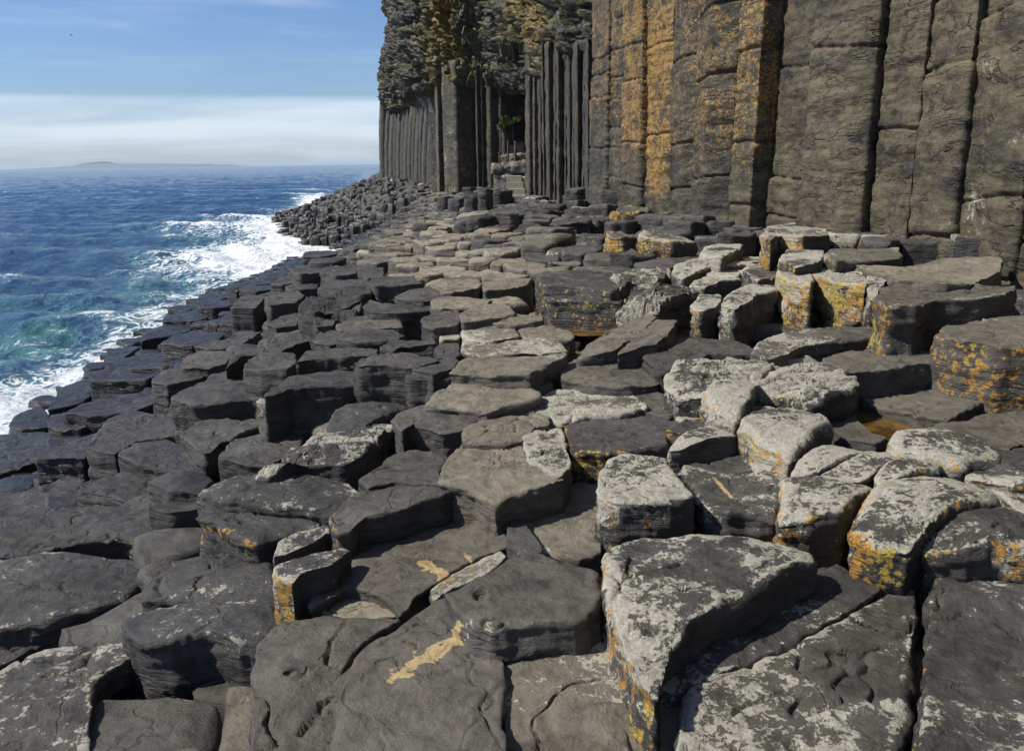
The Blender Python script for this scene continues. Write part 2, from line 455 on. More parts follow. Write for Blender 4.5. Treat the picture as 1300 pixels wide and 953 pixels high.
block(.13,.55,.1,.15,"862,605 868,590 900,595 945,600 1002,590 992,630 982,652 948,650 925,652 897,645 878,626","dark slab with a thin yellow streak across its top",dome=-.02)
block(.11,.25,.1,.1,"847,571 862,565 937,554 945,557 962,572 990,588 940,598 900,594 868,588 853,590","bare dark dished slab behind the slab with the yellow streak",dome=-.02)
block(.23,.8,.6,.15,"770,582 790,574 843,574 856,597 880,628 850,633 785,633 762,624 763,600","cube-like block with white crusted top and dark front, right of the foreground centre",dome=.01)
block(.16,.25,.8,.1,"716,533 750,526 805,524 862,530 860,545 846,552 845,566 810,571 772,574 727,568","wide dark block whose low front is brown-orange, behind the cube-like block",dome=0)
block(.18,.85,.1,.5,"682,502 700,494 737,495 790,497 810,504 819,517 795,525 750,526 716,534 700,532 675,520","whitish flat slab with a rounded right end near the centre",dome=0)
block(.17,.98,.0,.4,"661,555 682,541 710,540 717,552 728,587 710,602 670,584","small square block crusted almost white, at the centre of the platform",dome=0)
block(.15,.15,.1,.75,"563,585 587,562 625,557 660,560 670,585 710,603 716,608 650,624 630,634 590,620 558,612","sandy brown topped slab left of the small white square block",dome=0)
block(.17,.15,.1,.2,"458,606 500,577 522,570 566,577 557,602 574,620 540,612 500,613 465,621","dark smooth slab joined behind the long slab with the thick black edge",dome=0)
block(.18,.22,.45,.2,"424,652 437,636 465,621 500,613 545,612 575,621 560,629 500,649 453,656 448,669 430,671","long low slab with a thick black front edge and a pale left corner",dome=.01,depth=.4)
block(.0,.12,.2,.35,"468,692 520,668 585,640 620,635 648,644 641,672 641,695 592,717 548,746 508,781 490,762 450,746 415,762 398,768 395,735 430,700","large flat grey slab with a small yellow stain near its middle",dome=0,steps=.3)
block(-.01,.35,.1,.9,"405,765 450,747 482,757 500,772 506,783 450,784 410,779","rough barnacled brown patch at the lower left of the large flat grey slab",rough=1.6)
block(.05,.2,.3,.3,"327,818 362,790 410,780 465,783 503,788 470,812 455,830 430,870 420,975 325,975 320,870","worn grey slab at the bottom edge, right of the dark rounded slabs",dome=.02)
block(.02,.12,.15,.3,"470,815 510,790 550,762 568,756 588,777 612,797 628,812 635,840 642,975 424,975 432,862 457,830","flat grey slab with the larger yellow stain, at the bottom centre",dome=0,steps=.3)
block(.09,.3,.2,.25,"567,756 590,745 622,724 650,710 688,706 712,717 760,727 761,770 735,788 650,797 625,800 600,790 579,775","smooth purplish grey slab with dark scalloped edge left of the biggest pale slab",dome=-.01,steps=.5)
block(-.05,.5,.1,.55,"628,818 660,805 735,805 765,812 790,870 800,975 640,975 632,840","speckled brown slab ringed in white crust at the bottom edge",dome=0,steps=.2)
block(-.02,.35,.2,.6,"652,645 702,622 740,613 770,620 766,660 762,702 735,714 715,705 690,695 672,680","brown slab with a white crusted left corner in the hollow beside the cube-like block",dome=-.02)
block(.0,.15,.1,.1,"645,664 655,650 672,674 690,697 682,708 660,702 645,690","thin dark wedge of rock between two slabs in the centre foreground")
block(-.03,.75,.1,.9,"548,748 590,718 635,700 643,707 612,729 570,749 552,759","strip of crumbly tan and white crust wedged in the crack of the central slabs",rough=1.5)
# near left
block(.19,.75,.9,.15,"347,731 350,717 392,702 435,691 445,694 432,708 420,718 382,730 372,741","small broken white-topped stone with an orange spot on the flat grey slab",depth=.22,dome=.01,edge=.02)
block(.15,.6,.1,.1,"346,707 352,686 376,675 415,667 418,675 391,690 366,702","thin pale-topped stone just behind the small broken stone with the orange spot",depth=.3,edge=.02)
block(.13,.72,.25,.2,"-60,880 0,848 40,826 85,814 120,810 165,813 189,826 160,837 135,850 120,872 110,975 -60,975","white blotched block in the bottom left corner",dome=.02)
block(.10,.42,.1,.05,"154,796 158,780 172,771 220,763 290,763 345,767 354,790 325,816 300,814 260,805 215,815 180,812","dark rounded slab with a speckled rim at bottom left",dome=.02,edge=.06)
block(.09,.3,.2,.05,"182,755 190,733 222,713 265,702 300,700 342,709 348,735 346,762 290,761 225,760","dark slab crossed by fine cracks, behind the dark rounded speckled slab",dome=.03)
block(.14,.38,.2,.05,"-60,735 0,711 60,700 120,707 165,710 183,725 187,735 165,752 120,772 60,790 0,798 -60,802","broad cracked dark slab with yellowish flecks at the left edge",dome=.03,edge=.05)
block(.0,.4,.1,.05,"-60,802 40,793 80,795 120,780 152,769 154,780 110,800 80,812 40,826 0,846 -60,880","low shaded ledge with pale specks at the left edge, under the broad cracked slab",dome=.02)
block(.18,.2,.75,.05,"-60,682 0,659 45,647 125,642 165,645 251,648 253,668 212,685 187,691 150,685 105,690 50,701 0,706 -60,722","broad dark slab with an orange patch on its front edge at the left",dome=.01)
block(.08,.1,.05,.25,"-60,650 0,632 50,617 85,606 104,607 104,645 60,652 0,663 -60,682","brownish sloping slab at the left edge",dome=.0)
block(.12,.15,.05,.0,"100,624 106,612 140,605 178,602 202,618 208,636 185,645 145,630","dark block with a black hollow front, above the broad slab with the orange patch")
block(.22,.05,.0,.1,"44,583 60,571 90,560 125,551 132,560 110,569 108,581","small black-fronted block with a wet look in the left middle ground",edge=.025)
block(.22,.08,.05,.1,"108,567 125,547 136,530 165,520 215,527 242,536 230,551 175,557 148,574","long dark slab running down to the left, its front end a black step")
block(.12,.1,.0,.0,"150,576 172,560 210,557 260,577 310,590 322,599 280,605 225,599 180,592","low layered dark rock with curved splits, below the long dark slab")
block(.22,.1,.0,.1,"228,552 250,535 288,530 327,541 302,553 285,562 260,576","dark triangular-ended slab under the left big cubic block",edge=.03)
block(.28,.08,.0,.08,"217,508 225,499 252,488 278,483 330,483 345,492 325,506 250,512","left one of two big dark cubic blocks in the left middle ground",dome=.02,depth=.9)
block(.38,.12,.0,.08,"336,501 346,489 372,479 400,474 445,473 461,482 450,488 420,491 375,493","right and tallest of the two big dark cubic blocks in the left middle ground",dome=.01,depth=.9,edge=.03)
block(.18,.32,.4,.05,"415,547 418,530 433,519 466,507 512,510 516,517 497,525 475,538 446,549","dark domed block with yellow specks, right of the tallest cubic block's foot",dome=.04)
block(.23,.62,.15,.1,"325,602 345,590 378,566 402,550 445,547 490,535 509,545 490,557 465,574 442,584 388,588 350,600","long ridge-like slab streaked with white lichen and split lengthwise",dome=.02,steps=2)
block(.23,.25,.3,.25,"498,532 506,523 540,514 575,521 604,530 591,545 560,549 520,539 512,546","block with a grey-brown top and dark ribbed front, left of the centre")
block(.19,.15,.1,.6,"588,557 590,545 603,535 627,525 675,520 699,529 698,541 680,542 662,556 640,561 600,561","flat grey-brown slab just left of the small white square block's back corner",dome=0)
block(.25,.25,.15,.75,"541,513 556,497 575,486 597,479 640,483 682,495 685,504 665,511 650,514 618,523 578,517","large tan-topped slab with a dark scalloped edge near the centre",dome=0)
block(.21,.45,.3,.05,"251,624 272,610 280,606 297,599 330,604 375,607 445,611 458,622 446,637 420,650 340,642 285,636","dark slab with a white knob at its left end, under the lichen streaked ridge",dome=.03,edge=.06)
block(.17,.35,.6,.05,"251,655 262,634 300,636 340,643 418,651 402,668 352,679 325,688 300,684 275,664","dark slab whose white and orange left corner overhangs a black hollow",dome=.02)
block(.18,.2,.4,.0,"187,613 200,602 228,594 254,602 270,609 255,625 215,624","small lumpy dark rock with a rusty corner, left of the white knob",dome=.03)
block(.10,.15,.1,.0,"186,645 215,634 235,628 255,630 250,646 215,651","low dark lump between the slabs left of the white knob")
block(.10,.05,.0,.15,"278,581 290,565 300,555 330,550 386,554 376,568 345,591 310,589","smooth flat rock at the foot of the tallest cubic block",dome=0)
block(.26,.05,.0,.1,"60,539 66,527 90,523 128,522 133,530 102,544 74,546","dark brick-like block near the water at the left")
block(.18,.05,.0,.1,"10,540 18,528 50,517 64,527 60,541 25,544","outermost dark block beside the sea foam at the left")
block(.22,.05,.0,.12,"78,526 107,511 140,501 175,499 199,504 198,511 165,521 135,525","long smooth slab with a split end above the brick-like block at the left")
block(.12,.05,.0,.22,"-60,560 0,551 60,549 86,560 62,573 45,586 0,602 -60,618","flat brownish slab in front of the outermost blocks by the sea")
block(.12,.05,.0,.1,"62,551 100,544 125,547 120,556 80,564 60,571","narrow dark slab between the brick-like block and the long dark slab")
block(.12,.0,.0,.08,"66,508 82,490 112,479 120,500 100,511 60,519","black wet rock sloping into the foam")
block(.36,.05,.0,.08,"113,480 126,470 150,465 172,473 200,476 186,482 142,482","double-fronted black block near the waterline",depth=.9)
block(.36,.06,.0,.1,"192,486 194,478 207,471 240,466 262,475 259,481 240,484 212,489","rounded dark block beside the double-fronted black block")
block(.36,.05,.0,.25,"228,465 242,450 255,444 297,445 288,461 262,466","flat brown-topped hexagonal block in the middle of the left slope")
block(.34,.05,.0,.05,"287,466 299,446 312,440 337,442 331,450 308,453","narrow leaning black block right of the flat brown-topped hexagonal block")
block(.40,.1,.1,.15,"307,465 317,456 335,448 375,449 373,461 366,469 330,469","drum-like block with an even rounded front, above the two cubic blocks")
block(.42,.12,.05,.1,"377,458 388,446 425,441 480,443 479,451 438,453 400,454","long dark block with a pale upper rim, right of the drum-like block")
block(.2,.05,.0,.1,"262,484 268,474 300,469 312,480 300,485","low smooth rock between the left cubic block and the drum-like block")
block(.2,.05,.0,.12,"135,465 157,455 182,449 240,449 230,461 220,466 175,468","wide low slab on the left slope with a faint split along it")
block(.31,.05,.0,.1,"205,436 220,425 250,421 285,424 276,432 245,438","smooth tongue-shaped block on the left slope")
block(.28,.05,.0,.1,"247,438 262,434 290,429 306,421 331,423 312,433 295,441 265,442","slab tapering to the left beside the tongue-shaped block")
block(.2,.03,.0,.1,"179,433 185,420 210,412 244,411 241,420 217,426 188,430","wedge-shaped block at the water's edge on the left slope")
block(.26,.03,.0,.1,"206,408 210,400 240,394 271,395 266,403 245,407","flat block above the wedge-shaped one at the water's edge")
block(.1,.0,.0,.05,"131,457 140,446 165,439 178,440 165,449 150,461","wet black point of rock touching the green water")
block(.15,.03,.0,.05,"212,393 225,386 250,385 252,391 235,394","small dark outer block near the teal water")
block(.2,.03,.0,.1,"244,383 262,376 300,368 313,372 290,378 258,388","long low ledge pointing out to sea")
block(.26,.03,.0,.1,"251,391 270,382 300,380 305,386 290,389 272,391","flat five-sided block in front of the tall square pillar stump")
block(.66,.05,.0,.1,"293,391 299,381 314,374 337,376 331,384 325,391","tall square pillar stump standing above the left slope",depth=1.2,edge=.02)
block(.62,.15,.3,.15,"337,379 350,371 380,369 387,376 375,383 342,386","brown-topped stump leaning against the tall square pillar stump, its face black",depth=1.2,edge=.02)
block(.3,.03,.0,.1,"339,411 365,399 378,395 381,405 375,412 350,415","low block in the black corner right of the tall square pillar stump")
block(.3,.08,.0,.15,"336,441 345,430 358,425 385,420 402,420 397,431 368,441 350,447","dark slab with pale crumbs behind the drum-like block")
block(.3,.05,.0,.1,"399,433 402,423 415,417 440,417 456,424 440,431 420,437","rounded dark slab right of the crumb-strewn slab")
block(.54,.05,.0,.0,"379,393 386,383 412,373 440,368 469,367 471,378 440,386 400,399","stack of thin tilted black layers right of the tall square pillar stump",steps=3,tilt=(.04,.02))
block(.4,.05,.0,.0,"399,405 425,395 445,387 459,393 450,403 420,411 402,413","lower torn end of the tilted black layers",steps=3)
block(.3,.03,.0,.1,"288,365 300,360 325,354 348,353 346,360 320,364 300,368","thin outer slab by the foam above the ledge pointing out to sea")
block(.25,.03,.0,.1,"303,368 312,364 345,361 348,367 325,370","small slab tucked behind the five-sided block")
block(.46,.03,.0,.05,"344,361 355,352 375,349 398,351 380,358 360,362","pointed black block overlooking the foam")
block(.35,.03,.0,.12,"362,361 375,356 406,358 402,365 380,368 365,367","oval smooth block right of the pointed black block")
block(.2,.0,.0,.05,"335,350 340,345 365,344 372,349 352,352","low wet block at the edge of the white foam")
block(.2,.0,.0,.0,"364,338 367,334 382,330 384,337 372,341","tiny outermost black stump in the white foam")
block(.46,.03,.0,.08,"369,343 382,338 426,335 424,341 407,346 380,348","wide thick block above the white foam")
block(.56,.0,.0,.05,"383,326 387,319 422,318 427,322 410,326","black square block at the tip beside the little cove",depth=1.2)
block(.42,.0,.0,.05,"391,333 397,329 427,326 440,328 425,333","low black block behind the square block at the cove")
block(.4,.0,.0,.1,"406,346 412,340 428,338 442,341 430,348","short black block beside the wide thick one above the foam")
block(.42,.05,.0,.12,"404,366 420,356 445,354 466,356 463,366 425,371","humped slab behind the tilted black layers")
block(.42,.03,.0,.08,"406,346 415,339 450,336 455,341 450,348 425,350","cushion-shaped black block right of the short black block")
block(.36,.03,.0,.1,"453,345 457,337 488,341 486,350 465,352","black notched block in the middle distance left of the causeway")
block(.46,.08,.0,.1,"464,359 475,351 525,350 536,360 505,363 477,364","thick table-like block with a black front left of the tan paving")
block(.36,.05,.0,.2,"500,378 520,369 550,361 561,370 560,378 535,381","grey slab shaped like an arrowhead beside the table-like block")
block(.35,.05,.0,.1,"460,390 470,381 500,385 547,385 548,392 505,396 470,395","shallow dark slab in front of the arrowhead slab")
block(.35,.1,.15,.75,"547,382 562,376 600,378 626,382 606,390 580,391 550,389","tan slab with a fine orange left rim in the paving",dome=0)
block(.36,.1,.0,.75,"546,362 560,355 607,355 612,360 608,366 575,372 562,371","tan paving slab with a dark scooped corner",dome=0)
block(.36,.15,.0,.65,"612,357 650,354 676,354 668,362 637,366 615,368","tan paving slab right of the one with the scooped corner",dome=0)
block(.36,.12,.0,.75,"585,398 600,389 625,385 648,389 654,396 640,401 588,408","pointed tan slab in the middle of the paving",dome=0)
block(.32,.2,.0,.7,"620,409 655,399 689,402 688,409 650,413","long tan slab beside the big dark double block",dome=0)
block(.34,.1,.0,.3,"535,406 550,397 583,394 585,403 580,413 550,416 540,413","grey five-sided slab right of the small green pool",dome=0)
block(.31,.08,.0,.3,"426,413 450,402 483,401 509,408 511,416 462,418 430,419","grey slab holding the small green pool",dome=-.01)
block(.29,.6,.1,.7,"588,414 620,412 652,415 661,426 630,433 600,431 589,425","gritty pale tan slab in the centre of the paving",dome=0)
block(.29,.45,.0,.7,"660,416 700,412 731,425 726,432 690,432 665,428","brown and white slab left of the brown pool",dome=0)
block(.27,.7,.0,.65,"588,435 630,434 665,430 712,435 721,445 660,450 600,452 585,446","white-gritted slab in front of the gritty pale tan one",dome=0)
block(.35,.05,.0,.08,"426,428 440,419 487,418 513,425 500,432 450,433","slab with a black undercut front below the small green pool",dome=.01)
block(.3,.05,.0,.1,"484,441 495,431 515,431 551,432 553,438 510,439 500,446","narrow dark double slab left of the white gritty rocks")
block(.43,.12,.0,.12,"449,461 457,455 490,449 520,448 550,453 557,457 525,465 492,463 457,464","big block with an even grey face in the middle of the picture",depth=.9,edge=.025)
block(.32,.05,.0,.12,"524,468 540,461 575,453 581,458 573,466 550,475","dark wedge-topped block right of the big even-faced block")
block(.28,.1,.4,.05,"514,477 525,473 570,474 573,481 520,482","black cube with a rusty upper edge, right of the big even-faced block",edge=.02)
block(.29,.3,.0,.15,"553,441 560,435 580,436 586,450 575,455 555,453","dark stone spotted with a white patch left of the tan slabs")
block(.33,.3,.15,.6,"571,471 585,457 625,451 700,450 720,447 717,453 690,466 675,476 632,475 600,473","long tan slab with a dark broken right end above the large tan-topped slab",dome=0)
block(.21,.3,.0,.5,"635,485 645,478 690,481 702,487 680,495 650,488","narrow grey slab wedged above the whitish slab")
block(.26,.75,.2,.6,"556,423 570,416 585,419 583,428 560,430","clump of crumbly pale grit left of the paving")
# the big pair and the tilted plates
block(.56,.35,.6,.1,"683,352 688,345 750,343 768,350 784,363 775,369 735,363 690,363","rear block of the dark double block right of centre, its left end orange",depth=.8)
block(.46,.25,.6,.05,"686,373 700,364 720,362 761,370 788,378 786,384 740,382 700,380","front block of the dark double block right of centre, orange flecks on its face",depth=.8,edge=.03)
block(.42,.68,.4,.15,"783,396 790,384 805,372 825,366 870,364 883,372 880,378 850,384 835,392 800,402","crumbling white-streaked block right of the dark double block",dome=.05,rough=1.8,steps=2)
block(.46,.6,.3,.15,"776,351 790,346 825,343 851,345 850,353 825,362 800,363 787,367","pale layered block behind the crumbling white-streaked block",rough=1.6,steps=2)
block(.36,.12,.0,.45,"735,456 747,440 770,422 825,399 832,403 810,426 782,446","left one of two tilted tongue-like plates, brown-grey and smooth",tilt=(.12,.05),dome=0,depth=.3,steps=.4,edge=.02)
block(.42,.2,.0,.4,"784,448 802,430 832,405 856,405 853,416 835,436 810,441","right one of two tilted tongue-like plates, with a black right side",tilt=(.14,.04),dome=0,depth=.4,steps=.4,edge=.02)
block(.24,.08,.0,.35,"709,471 735,455 775,451 820,455 841,470 836,486 800,491 750,488 715,480","smooth dark brown slab below the tilted plates",dome=0,steps=.4)
block(.33,.35,.35,.15,"819,451 835,437 865,429 900,430 945,434 958,445 955,451 900,452 870,461 845,468 835,466","long dark slab with a white and yellow left edge right of the tilted plates",dome=.02)
block(.36,.85,.1,.2,"841,484 850,469 890,454 925,449 975,454 991,462 965,479 930,489 895,496 860,494","white slab streaked with dark parallel splits right of centre",dome=.04,steps=2.5,edge=.06)
block(.33,.85,.5,.15,"950,479 975,466 1013,455 1045,456 1073,470 1091,484 1083,496 1030,506 1000,496 960,491","white lichened block with black torn splits and a black right face",dome=.04,steps=2.5,edge=.05)
block(.36,.9,.6,.15,"894,501 903,485 935,477 965,485 956,505 936,523 910,516","upper of two chunky white and orange ridge blocks stepping down to the right",dome=.04,edge=.06)
block(.28,.9,.75,.15,"933,533 950,513 990,518 1040,525 1057,536 1036,548 1020,562 1002,574 963,558","lower of two chunky white and orange ridge blocks, black hollow to its right",dome=.04,edge=.06)
block(.2,.8,.1,.2,"851,512 862,499 888,501 901,515 901,526 866,531","scaly white patch of rock left of the upper ridge block",rough=1.5)
block(.17,.1,.0,.3,"808,503 825,498 850,504 862,526 850,531 820,523","smooth dark hollow slab right of the rounded whitish slab",dome=-.02)
block(.22,.85,.25,.3,"849,566 857,555 887,545 925,534 938,541 937,553 900,558 866,566","pale ridge curving behind the bare dark dished slab",dome=.02)
block(.2,.35,1.0,.1,"844,546 860,536 900,529 927,532 900,544 868,551","small orange-nosed rock behind the pale curving ridge")
block(.20,.12,.0,.4,"1094,503 1115,496 1162,490 1195,491 1252,505 1212,528 1200,534 1162,528 1125,516","smooth flat brown slab at the far side of the orange-brown pool",dome=-.01,steps=.4)
block(.15,.1,.0,.3,"1046,531 1060,524 1083,526 1104,545 1125,557 1110,563 1080,559 1060,546","dark grey tongue of rock on the near left side of the orange-brown pool")
block(.28,.88,.6,.2,"1127,563 1138,549 1162,542 1190,545 1225,554 1270,570 1262,580 1225,588 1180,580 1140,573","rounded pale block with yellow spots on the near side of the orange-brown pool",dome=.04,edge=.06)
block(.24,.25,.0,.35,"1185,543 1192,534 1225,531 1245,524 1300,520 1400,520 1400,560 1300,562 1280,569 1230,555 1190,546","broad flat grey slab at the right edge beyond the rounded pale block",dome=0,steps=.6)
block(.24,.55,.5,.1,"1266,575 1300,568 1400,575 1400,625 1300,612 1230,602 1240,588","speckled dark block at the right edge above the yellow-patched block",dome=.02)
block(.24,.9,.2,.35,"1002,599 1012,585 1033,571 1058,565 1112,570 1085,582 1040,597","cream coloured block with a straight split along its top",dome=.03)
block(.23,.8,.3,.25,"1040,601 1070,582 1105,572 1175,576 1192,582 1150,583 1122,591 1110,599 1095,608 1060,607","long pale block beside the cream coloured one",dome=.02)
block(.25,.75,.85,.15,"1111,602 1120,589 1145,581 1185,581 1198,587 1195,598 1150,604 1118,611","small orange-speckled block above the rounded orange boulder-like block",dome=.03,edge=.05)
block(.19,.7,.1,.2,"1240,603 1270,598 1300,603 1400,612 1400,685 1310,655 1290,642 1275,630","whitish slanting slab at the right edge behind the yellow-patched block",dome=0)
# towards the wall on the right
block(.58,.3,.7,.4,"1189,425 1198,415 1228,408 1262,403 1310,399 1400,408 1400,452 1300,440 1272,439 1225,433","large brown-topped block at the right edge with yellow and white lichened front",dome=.0,depth=.8,edge=.03)
block(.73,.35,.8,.3,"1111,380 1120,364 1150,359 1225,361 1290,364 1270,375 1235,379 1190,380 1165,388 1130,388","dark-topped block near the wall, orange blotched left face, long black right face",depth=.8,edge=.03)
block(.68,1.0,.85,.2,"985,347 995,339 1022,337 1030,344 1031,361 1005,357","left of three whitewashed-looking lichen blocks near the wall, split in two",edge=.05,depth=.8)
block(.69,.95,1.0,.2,"1029,346 1035,339 1075,337 1100,341 1101,363 1060,358","middle of three whitewashed-looking lichen blocks, with a big orange patch",edge=.05,depth=.8)
block(.68,.95,.6,.2,"1098,360 1103,345 1130,342 1138,350 1122,361 1108,374","right of three whitewashed-looking lichen blocks, a narrow leaning one",edge=.03,depth=.8)
block(.78,.75,.8,.3,"989,330 1000,317 1044,316 1047,326 1040,332 1010,336","low cream block with a round orange lump at the foot of the wall")
block(.79,.35,.6,.4,"1046,324 1055,316 1140,315 1143,326 1095,329 1060,332","long brown block against the wall with an orange front corner")
block(.74,.05,.0,.75,"1080,335 1150,337 1195,330 1271,331 1268,341 1232,362 1200,366 1150,362 1135,350","smooth grey dish-shaped slab lying at the foot of the wall",dome=-.03,steps=.4,edge=.02)
block(.92,.8,.9,.3,"967,298 976,288 1003,283 1046,290 1052,297 1020,301 990,298 980,304","squared block with a pale and orange left face standing against the wall",depth=.8,edge=.03)
block(.68,.9,.1,.2,"888,322 895,312 912,309 943,310 938,317 917,326","low white-topped rock at the foot of the columns")
block(.55,.85,.2,.2,"854,344 860,335 890,327 930,328 966,324 969,331 945,336 900,339 870,348","long curved white-edged ledge below the columns")
block(.5,.85,.1,.2,"884,343 900,336 937,336 945,342 937,351 900,348","upper of two pale flat-topped blocks below the curved ledge")
block(.47,.8,.15,.2,"875,361 900,348 937,350 941,356 915,358 896,363","lower of two pale flat-topped blocks below the curved ledge")
block(.58,.6,.3,.2,"944,343 949,332 972,336 987,340 986,351 960,353","dark-topped block with a pale front left of the whitewashed-looking blocks")
block(.5,.7,.7,.15,"879,387 888,375 912,372 918,380 910,389 890,392","small lichened block with an orange corner right of the crumbling block")
block(.56,.8,.5,.15,"915,385 925,372 948,360 986,360 987,369 962,373 955,382 935,389","pale block with a black right face right of the small orange-cornered block",depth=.8)
block(.42,.5,.3,.3,"956,448 964,433 1005,418 1058,414 1113,418 1114,428 1060,432 1020,438 998,449 975,454","long slab with a white and orange left rim in front of the whitewashed-looking blocks",dome=0)
block(.38,.25,.1,.35,"1044,458 1070,447 1120,441 1185,448 1198,457 1180,463 1095,471 1075,472","flat brown-topped slab with a deep black front edge",dome=0,edge=.02,depth=.5)
block(.40,.4,.7,.2,"1070,411 1075,396 1095,386 1110,376 1114,395 1087,411","small leaning fragment under the block with the orange blotched left face",tilt=(.1,0))
# ------------------------------------------------------------------ stumps below the colonnade, given by their front face in the photo
def stump(x0, x1, yt, yb, depth, L, O, T, label, gap=0.0):
    xm = (x0+x1)/2
    x, Y, g = hit(xm, yb, True)
    xa = at_y(x0, yt, Y)[0]; xb = at_y(x1, yt, Y)[0]; z = at_y(xm, yt, Y)[2]
    w = xb-xa; j = lambda: (rng.rand()-.5)*0.10*w
    poly = [(xa-0.02*w+j(), Y+depth*.35), (xa+.12*w+j(), Y+j()*.5+.05), (xa+.62*w+j(), Y-.06+j()*.5), (xb+j(), Y+.12*depth), (xb+.06*w+j(), Y+depth*.7), (xb-.3*w+j(), Y+depth+j()), (xa+.25*w+j(), Y+depth*.95+j())]
    BLOCKS.append((poly, z, x, Y))
    o = make_block("basalt_block", ROCK, poly, z, max(.5, z-g+.4), 500+int(x0), res=max(.02, Y*.003), edge=.04, dome=.03*rng.randn(), tilt=(.10*rng.randn(), .08*rng.randn()), L=L, O=O, T=T, jit=.05, rough=1.9)
    tag(o, label, "basalt block", GROUP)
stump(770, 807, 303, 332, .8, .45, 1.05, .3, "stump with a glowing orange left face at the foot of the orange stained columns")
stump(806, 858, 296, 312, .7, .1, .1, .1, "dark slab lying behind the stump with the glowing orange face")
stump(777, 827, 268, 294, .9, .25, .95, .2, "leaning black stump splashed with orange, against the base of the orange stained columns")
stump(812, 884, 303, 336, .7, .75, .85, .3, "humped pale and orange boulder-shaped block at the foot of the columns")
stump(736, 776, 300, 315, .6, .25, .3, .1, "flat dark block with a yellowish rim left of the orange-faced stump")
stump(736, 770, 316, 332, .6, .25, .2, .1, "small brick-like dark block under the flat one left of the orange-faced stump")
stump(731, 776, 282, 300, .8, .2, .35, .1, "rounded black block with an orange foot behind the brick-like blocks")
stump(700, 750, 282, 308, .9, .1, .1, .05, "bulky black block with a curved top in the row at the back of the causeway")
stump(577, 628, 280, 308, .9, .15, .05, .05, "leftmost big black block of the row at the back of the causeway")
stump(610, 650, 291, 308, .8, .15, .2, .1, "brown-topped wedge block between two big black blocks at the back of the causeway")
stump(652, 701, 291, 310, .8, .1, .05, .1, "low wide block in the middle of the row at the back of the causeway")
stump(619, 668, 271, 288, .9, .1, .0, .1, "upper left slab of the ledge below the concrete steps")
stump(667, 717, 267, 288, .9, .1, .0, .15, "upper right slab of the ledge below the concrete steps")
stump(712, 752, 270, 279, .9, .1, .0, .1, "thin slab between the ledge and the first columns")
stump(694, 722, 221, 250, .8, .05, .0, .05, "tall square black stump just right of the concrete steps")
stump(722, 742, 209, 228, .6, .1, .0, .1, "smaller stump on top beside the columns right of the steps")
stump(724, 744, 230, 246, .6, .1, .0, .2, "step-like brown stump under the small one right of the steps")
stump(588, 610, 247, 268, .9, .1, .0, .0, "black square-headed stump left of the steps")
stump(606, 624, 241, 268, .9, .1, .0, .0, "narrower stump next to the black square-headed one")
stump(568, 590, 253, 268, .9, .1, .0, .05, "low stump at the left end of the group left of the steps")
stump(618, 648, 244, 262, .9, .1, .0, .05, "rough-headed stump leaning towards the concrete steps")
stump(554, 574, 250, 264, .9, .1, .0, .05, "slim stump at the foot of the far grey column")

# ------------------------------------------------------------------ the rest of the pavement: an irregular honeycomb
def honeycomb(c, x0, x1, y0, y1, jit, seed):
    """cells of a jittered honeycomb: list of 6-gons"""
    r = np.random.RandomState(seed)
    V = {}
    def vert(i, j):
        if (i, j) not in V:
            V[(i, j)] = (r.uniform(-jit, jit)*c, r.uniform(-jit, jit)*c)
        return V[(i, j)]
    out = []
    w = c; h = c*math.sqrt(3)/2
    a = c/math.sqrt(3)
    rows = int((y1-y0)/h)+2; cols = int((x1-x0)/w)+2
    for ry in range(rows):
        for cx in range(cols):
            X = x0+cx*w+(0.5*w if ry % 2 else 0); Y = y0+ry*h
            pts = []
            for k in range(6):
                t = math.pi/6+k*math.pi/3
                px = X+a*math.cos(t); py = Y+a*math.sin(t)
                key = (round(px/w*2), round(py/(a*0.5)))
                dx, dy = vert(*key)
                pts.append((px+dx, py+dy))
            out.append((X, Y, pts))
    return out
trace_bb = [(min(p[0] for p in w)-.4, max(p[0] for p in w)+.4, min(p[1] for p in w)-.4, max(p[1] for p in w)+.4, w, z) for w, z, _, _ in BLOCKS]
def near_trace(x, y, m=.28):
    """is the point on (2) or close to (1) a traced block"""
    r = 0
    for a, b, c, d, w, z in trace_bb:
        if a < x < b and c < y < d:
            if inside(w, x, y): return 2
            for k in range(8):
                if inside(w, x+m*math.cos(k*.785), y+m*math.sin(k*.785)): r = 1
    return r
def shrink(pts, X, Y, g):
    o = []
    for x, y in pts:
        d = math.hypot(x-X, y-Y); f = max(.5, 1-g/d)
        o.append((X+(x-X)*f, Y+(y-Y)*f))
    return o
lone = []; mass = []
